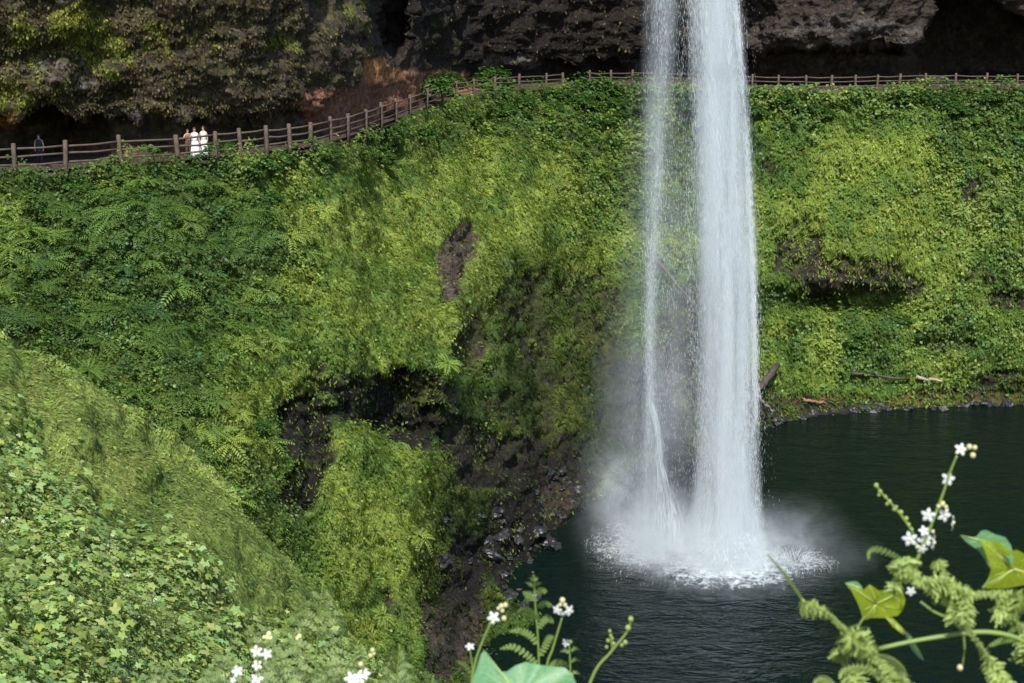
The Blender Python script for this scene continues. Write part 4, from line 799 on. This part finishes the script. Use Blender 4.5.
stem(o, [(806, 606), (797, 592), (783, 572), (769, 556)], 1.45, 1.4, .8, name='tip')
frond(o, [[(804, 602), (795, 588), (782, 571), (768, 555)]], 1.45, 2.6, M_FERN, n=16, curl=.5)
curly(o, R8([(-80, 300), (20, 345), (90, 400), (160, 470), (230, 540)]), 8, 330, 1.45, M_CURL, seed=11)
curly(o, R8([(150, 450), (220, 530), (300, 600), (370, 690), (420, 760)]), 13, 480, 1.44, M_CURL, seed=12)
curly(o, R8([(90, 520), (120, 590), (180, 680)]), 9, 220, 1.46, M_CURL, seed=13)
frond(o, [R8([(330, 690), (260, 630), (180, 605), (110, 625), (95, 660)]), R8([(60, 720), (40, 680), (0, 660), (-30, 690)]), R8([(400, 690), (380, 620), (330, 570), (270, 545)])], 1.42, 7.5, M_CURL, n=16, curl=.5)
d = 1.62
o = root_at('vine_leaf', 861, 621, d, 'yellow green lobed leaf with a blue green tip hanging over the pool', 'leaf')
stem(o, R8([(215, 365), (190, 400), (180, 440), (200, 520)]), d, 1.2, 1.3, name='stalk')
lf_ = leaf(o, R8([(135, 215), (170, 232), (205, 242), (235, 212), (258, 225), (280, 242), (330, 238), (395, 240), (408, 290), (395, 335), (370, 362), (340, 366), (310, 372), (245, 372), (205, 384), (195, 340), (175, 290)]), R8([(270, 305)])[0], d, M_UNDER, cup=.09, tilt=(.3, .5))
leaf(lf_ if False else o, R8([(118, 205), (150, 198), (178, 198), (200, 222), (206, 240), (170, 246), (140, 232)]), R8([(165, 220)])[0], d-.004, M_TEALLEAF, name='leaf_tip', cup=.05)
leaf(o, R8([(310, 368), (345, 372), (385, 410), (410, 440), (400, 455), (380, 440), (345, 410)]), R8([(360, 405)])[0], d, M_UNDER, name='lobe', cup=.05)
leaf(o, R8([(400, 430), (430, 452), (460, 500), (480, 535), (498, 578), (470, 560), (440, 525), (415, 480)]), R8([(440, 490)])[0], d, M_TEALLEAF, name='lobe', cup=.05)
R2 = lambda L: [(880+x/4.1875, 520+y/4.1875) for x, y in L]
o = root_at('vine_leaf', 1050, 590, d, 'large yellow green leaf with a folded blue green rim at the right edge', 'leaf')
stem(o, R2([(430, 285), (450, 260), (470, 220)]), d, 1.4, 1.2, name='stalk')
leaf(o, R2([(418, 82), (450, 88), (500, 92), (545, 130), (575, 125), (620, 150), (720, 190), (760, 260), (690, 280), (603, 272), (530, 286), (450, 287), (430, 283), (455, 240), (466, 205), (450, 165), (440, 130)]), R2([(560, 205)])[0], d, M_UNDER, cup=.08, tilt=(.2, .5))
leaf(o, R2([(333, 62), (365, 72), (400, 72), (425, 45), (445, 42), (482, 60), (525, 72), (548, 105), (560, 150), (555, 190), (535, 150), (505, 110), (460, 92), (420, 84), (436, 125), (455, 165), (462, 205), (440, 165), (410, 125), (365, 95)]), R2([(425, 85)])[0], d-.008, M_TEALLEAF, name='folded_rim', cup=.03)
# bottom left: flowers and soft ferns
L5 = lambda L: [(220+x/4.654, 560+y/4.654) for x, y in L]
d = 2.0
o = root_at('flower_stalk', 258, 780, d, 'cluster of blurred white flowers at the bottom edge, left one of two', 'flower stalk')
stem(o, [(258, 780), (257, 700), (258, 670), (257, 648)], d, 1.3, .8)
for x, y, r in [(170, 425, 7), (218, 438, 6.5), (172, 490, 6.5), (80, 518, 7), (172, 552, 7.5), (60, 560, 4)]: flower(o, *L5([(x, y)])[0], d, r, (random.uniform(-.3, .3), -1, .5))
for x, y, r in [(228, 345, 3), (222, 360, 3), (235, 362, 2.5), (205, 360, 2), (370, 355, 2.6), (360, 365, 2.2)]: bud(o, *L5([(x, y)])[0], d+.3, r, M_CENT)
o = root_at('flower_stalk', 360, 780, d, 'cluster of blurred white flowers at the bottom edge, right one with cream buds above', 'flower stalk')
stem(o, [(360, 780), (360, 700), (363, 670), (370, 655)], d, 1.3, .8)
for x, y, r in [(610, 552, 8), (650, 548, 8), (672, 530, 7), (640, 575, 7)]: flower(o, *L5([(x, y)])[0], d, r, (random.uniform(-.3, .3), -1, .6))
for x, y, r in [(710, 420, 2.6), (700, 445, 2.4), (716, 436, 2), (655, 486, 3)]: bud(o, *L5([(x, y)])[0], d, r)
def soft_fern(px, py, h, lean, d, label, group, m=M_PALEF, wd=1.0):
    o = root_at('fern', px, py, d, label, 'fern', group); tip = (px+lean*h, py-h)
    pt = lambda t: (px+lean*h*t*t, py-h*t); stem(o, [pt(0), pt(.35), pt(.7), pt(1)], d, 1.1, .5)
    combs = []
    for i in range(11):
        t = .16+.8*i/11; x, y = pt(t); L_ = h*.36*(1-t)**.6*wd
        for s in (-1, 1): combs.append([(x, y), (x+s*L_*.5, y-L_*.34), (x+s*L_, y-L_*(.25+random.uniform(-.1, .15)))])
    bm = bmesh.new(); k = d/F
    for c in combs: pinna(bm, loc(o, [V(x, y, d+random.uniform(-.03, .03)) for x, y in c]), 4.2*k, 9)
    bmobj('leaflets', bm, m, o, smooth=False)
soft_fern(314, 730, 148, .06, 2.4, 'tall pale feathery fern standing highest of the ferns at bottom left', None)
for x, y, h, l, dd in [(285, 735, 100, -.25, 2.6), (340, 735, 95, .2, 2.5), (300, 735, 112, -.5, 2.7), (395, 740, 95, .05, 2.3), (385, 740, 70, .3, 2.4), (230, 740, 90, -.1, 3.0), (205, 745, 80, .1, 3.2), (330, 740, 80, -.1, 2.2), (262, 740, 75, .2, 2.8), (150, 745, 80, .2, 3.4), (365, 745, 85, -.2, 2.6), (420, 745, 70, .2, 2.4)]:
    soft_fern(x, y, h, l, dd, 'low pale feathery fern massed along the bottom left edge', 'low ferns along the bottom edge')
for k in range(26):   # small white blossoms scattered in the leafy mass
    x = random.gauss(95, 45); y = 460+(x*.75)+random.uniform(-20, 60)
    if k < 6: x, y = [(12, 502), (6, 520), (84, 548), (65, 541), (56, 536), (98, 575)][k]
    if x < 0 or y > 683: continue
    P, N = ground(x, y, near); dd = max(P.y-.35, 2); o = root_at('flower_stalk', x, y-2, dd, 'tiny white blossom among the pale lobed leaves', 'flower stalk', 'tiny blossoms in the leafy mass')
    stem(o, [(x, y+8), (x, y)], dd, .5, .4, n=3)
    for q in range(3): flower(o, x+random.uniform(-3, 3), y+random.uniform(-3, 3), dd, 2.6)
# ------------------------------------------------------------------ camera, light, sky
cam = bpy.data.cameras.new('camera'); co = bpy.data.objects.new('camera', cam); C.objects.link(co); sc.camera = co
cam.lens = 50; cam.sensor_width = 36; cam.clip_start = .05; cam.clip_end = 2000
co.location = (0, 0, ZC); co.rotation_euler = (math.radians(90)-TH, 0, 0)
cam.dof.use_dof = True; cam.dof.focus_distance = 60; cam.dof.aperture_fstop = 14
SD = unit(np.array([.0, -.78, 1.0])); el = math.asin(SD[2]); az = math.atan2(SD[0], SD[1])
L = bpy.data.lights.new('sun', 'SUN'); L.energy = 4.2; L.angle = math.radians(1.5); L.color = (1, .95, .86)
lo = bpy.data.objects.new('sun', L); C.objects.link(lo); lo.rotation_euler = Vector((-SD).tolist()).to_track_quat('-Z', 'Y').to_euler()
w = bpy.data.worlds.new('World'); sc.world = w; w.use_nodes = True; nt = w.node_tree; bg = nt.nodes['Background']
sky = nt.nodes.new('ShaderNodeTexSky'); sky.sky_type = 'NISHITA'; sky.sun_disc = False; sky.sun_elevation = el; sky.sun_rotation = az
nt.links.new(sky.outputs[0], bg.inputs[0]); bg.inputs[1].default_value = .12
sc.view_settings.view_transform = 'Standard'; sc.view_settings.look = 'None'; sc.view_settings.exposure = .65; sc.view_settings.gamma = 1
sc.render.engine = 'CYCLES'; sc.cycles.transparent_max_bounces = 24; sc.cycles.max_bounces = 5; sc.cycles.volume_bounces = 1
sc.cycles.diffuse_bounces = 3; sc.cycles.volume_step_rate = 1.5; sc.cycles.volume_max_steps = 128; sc.cycles.use_denoising = True
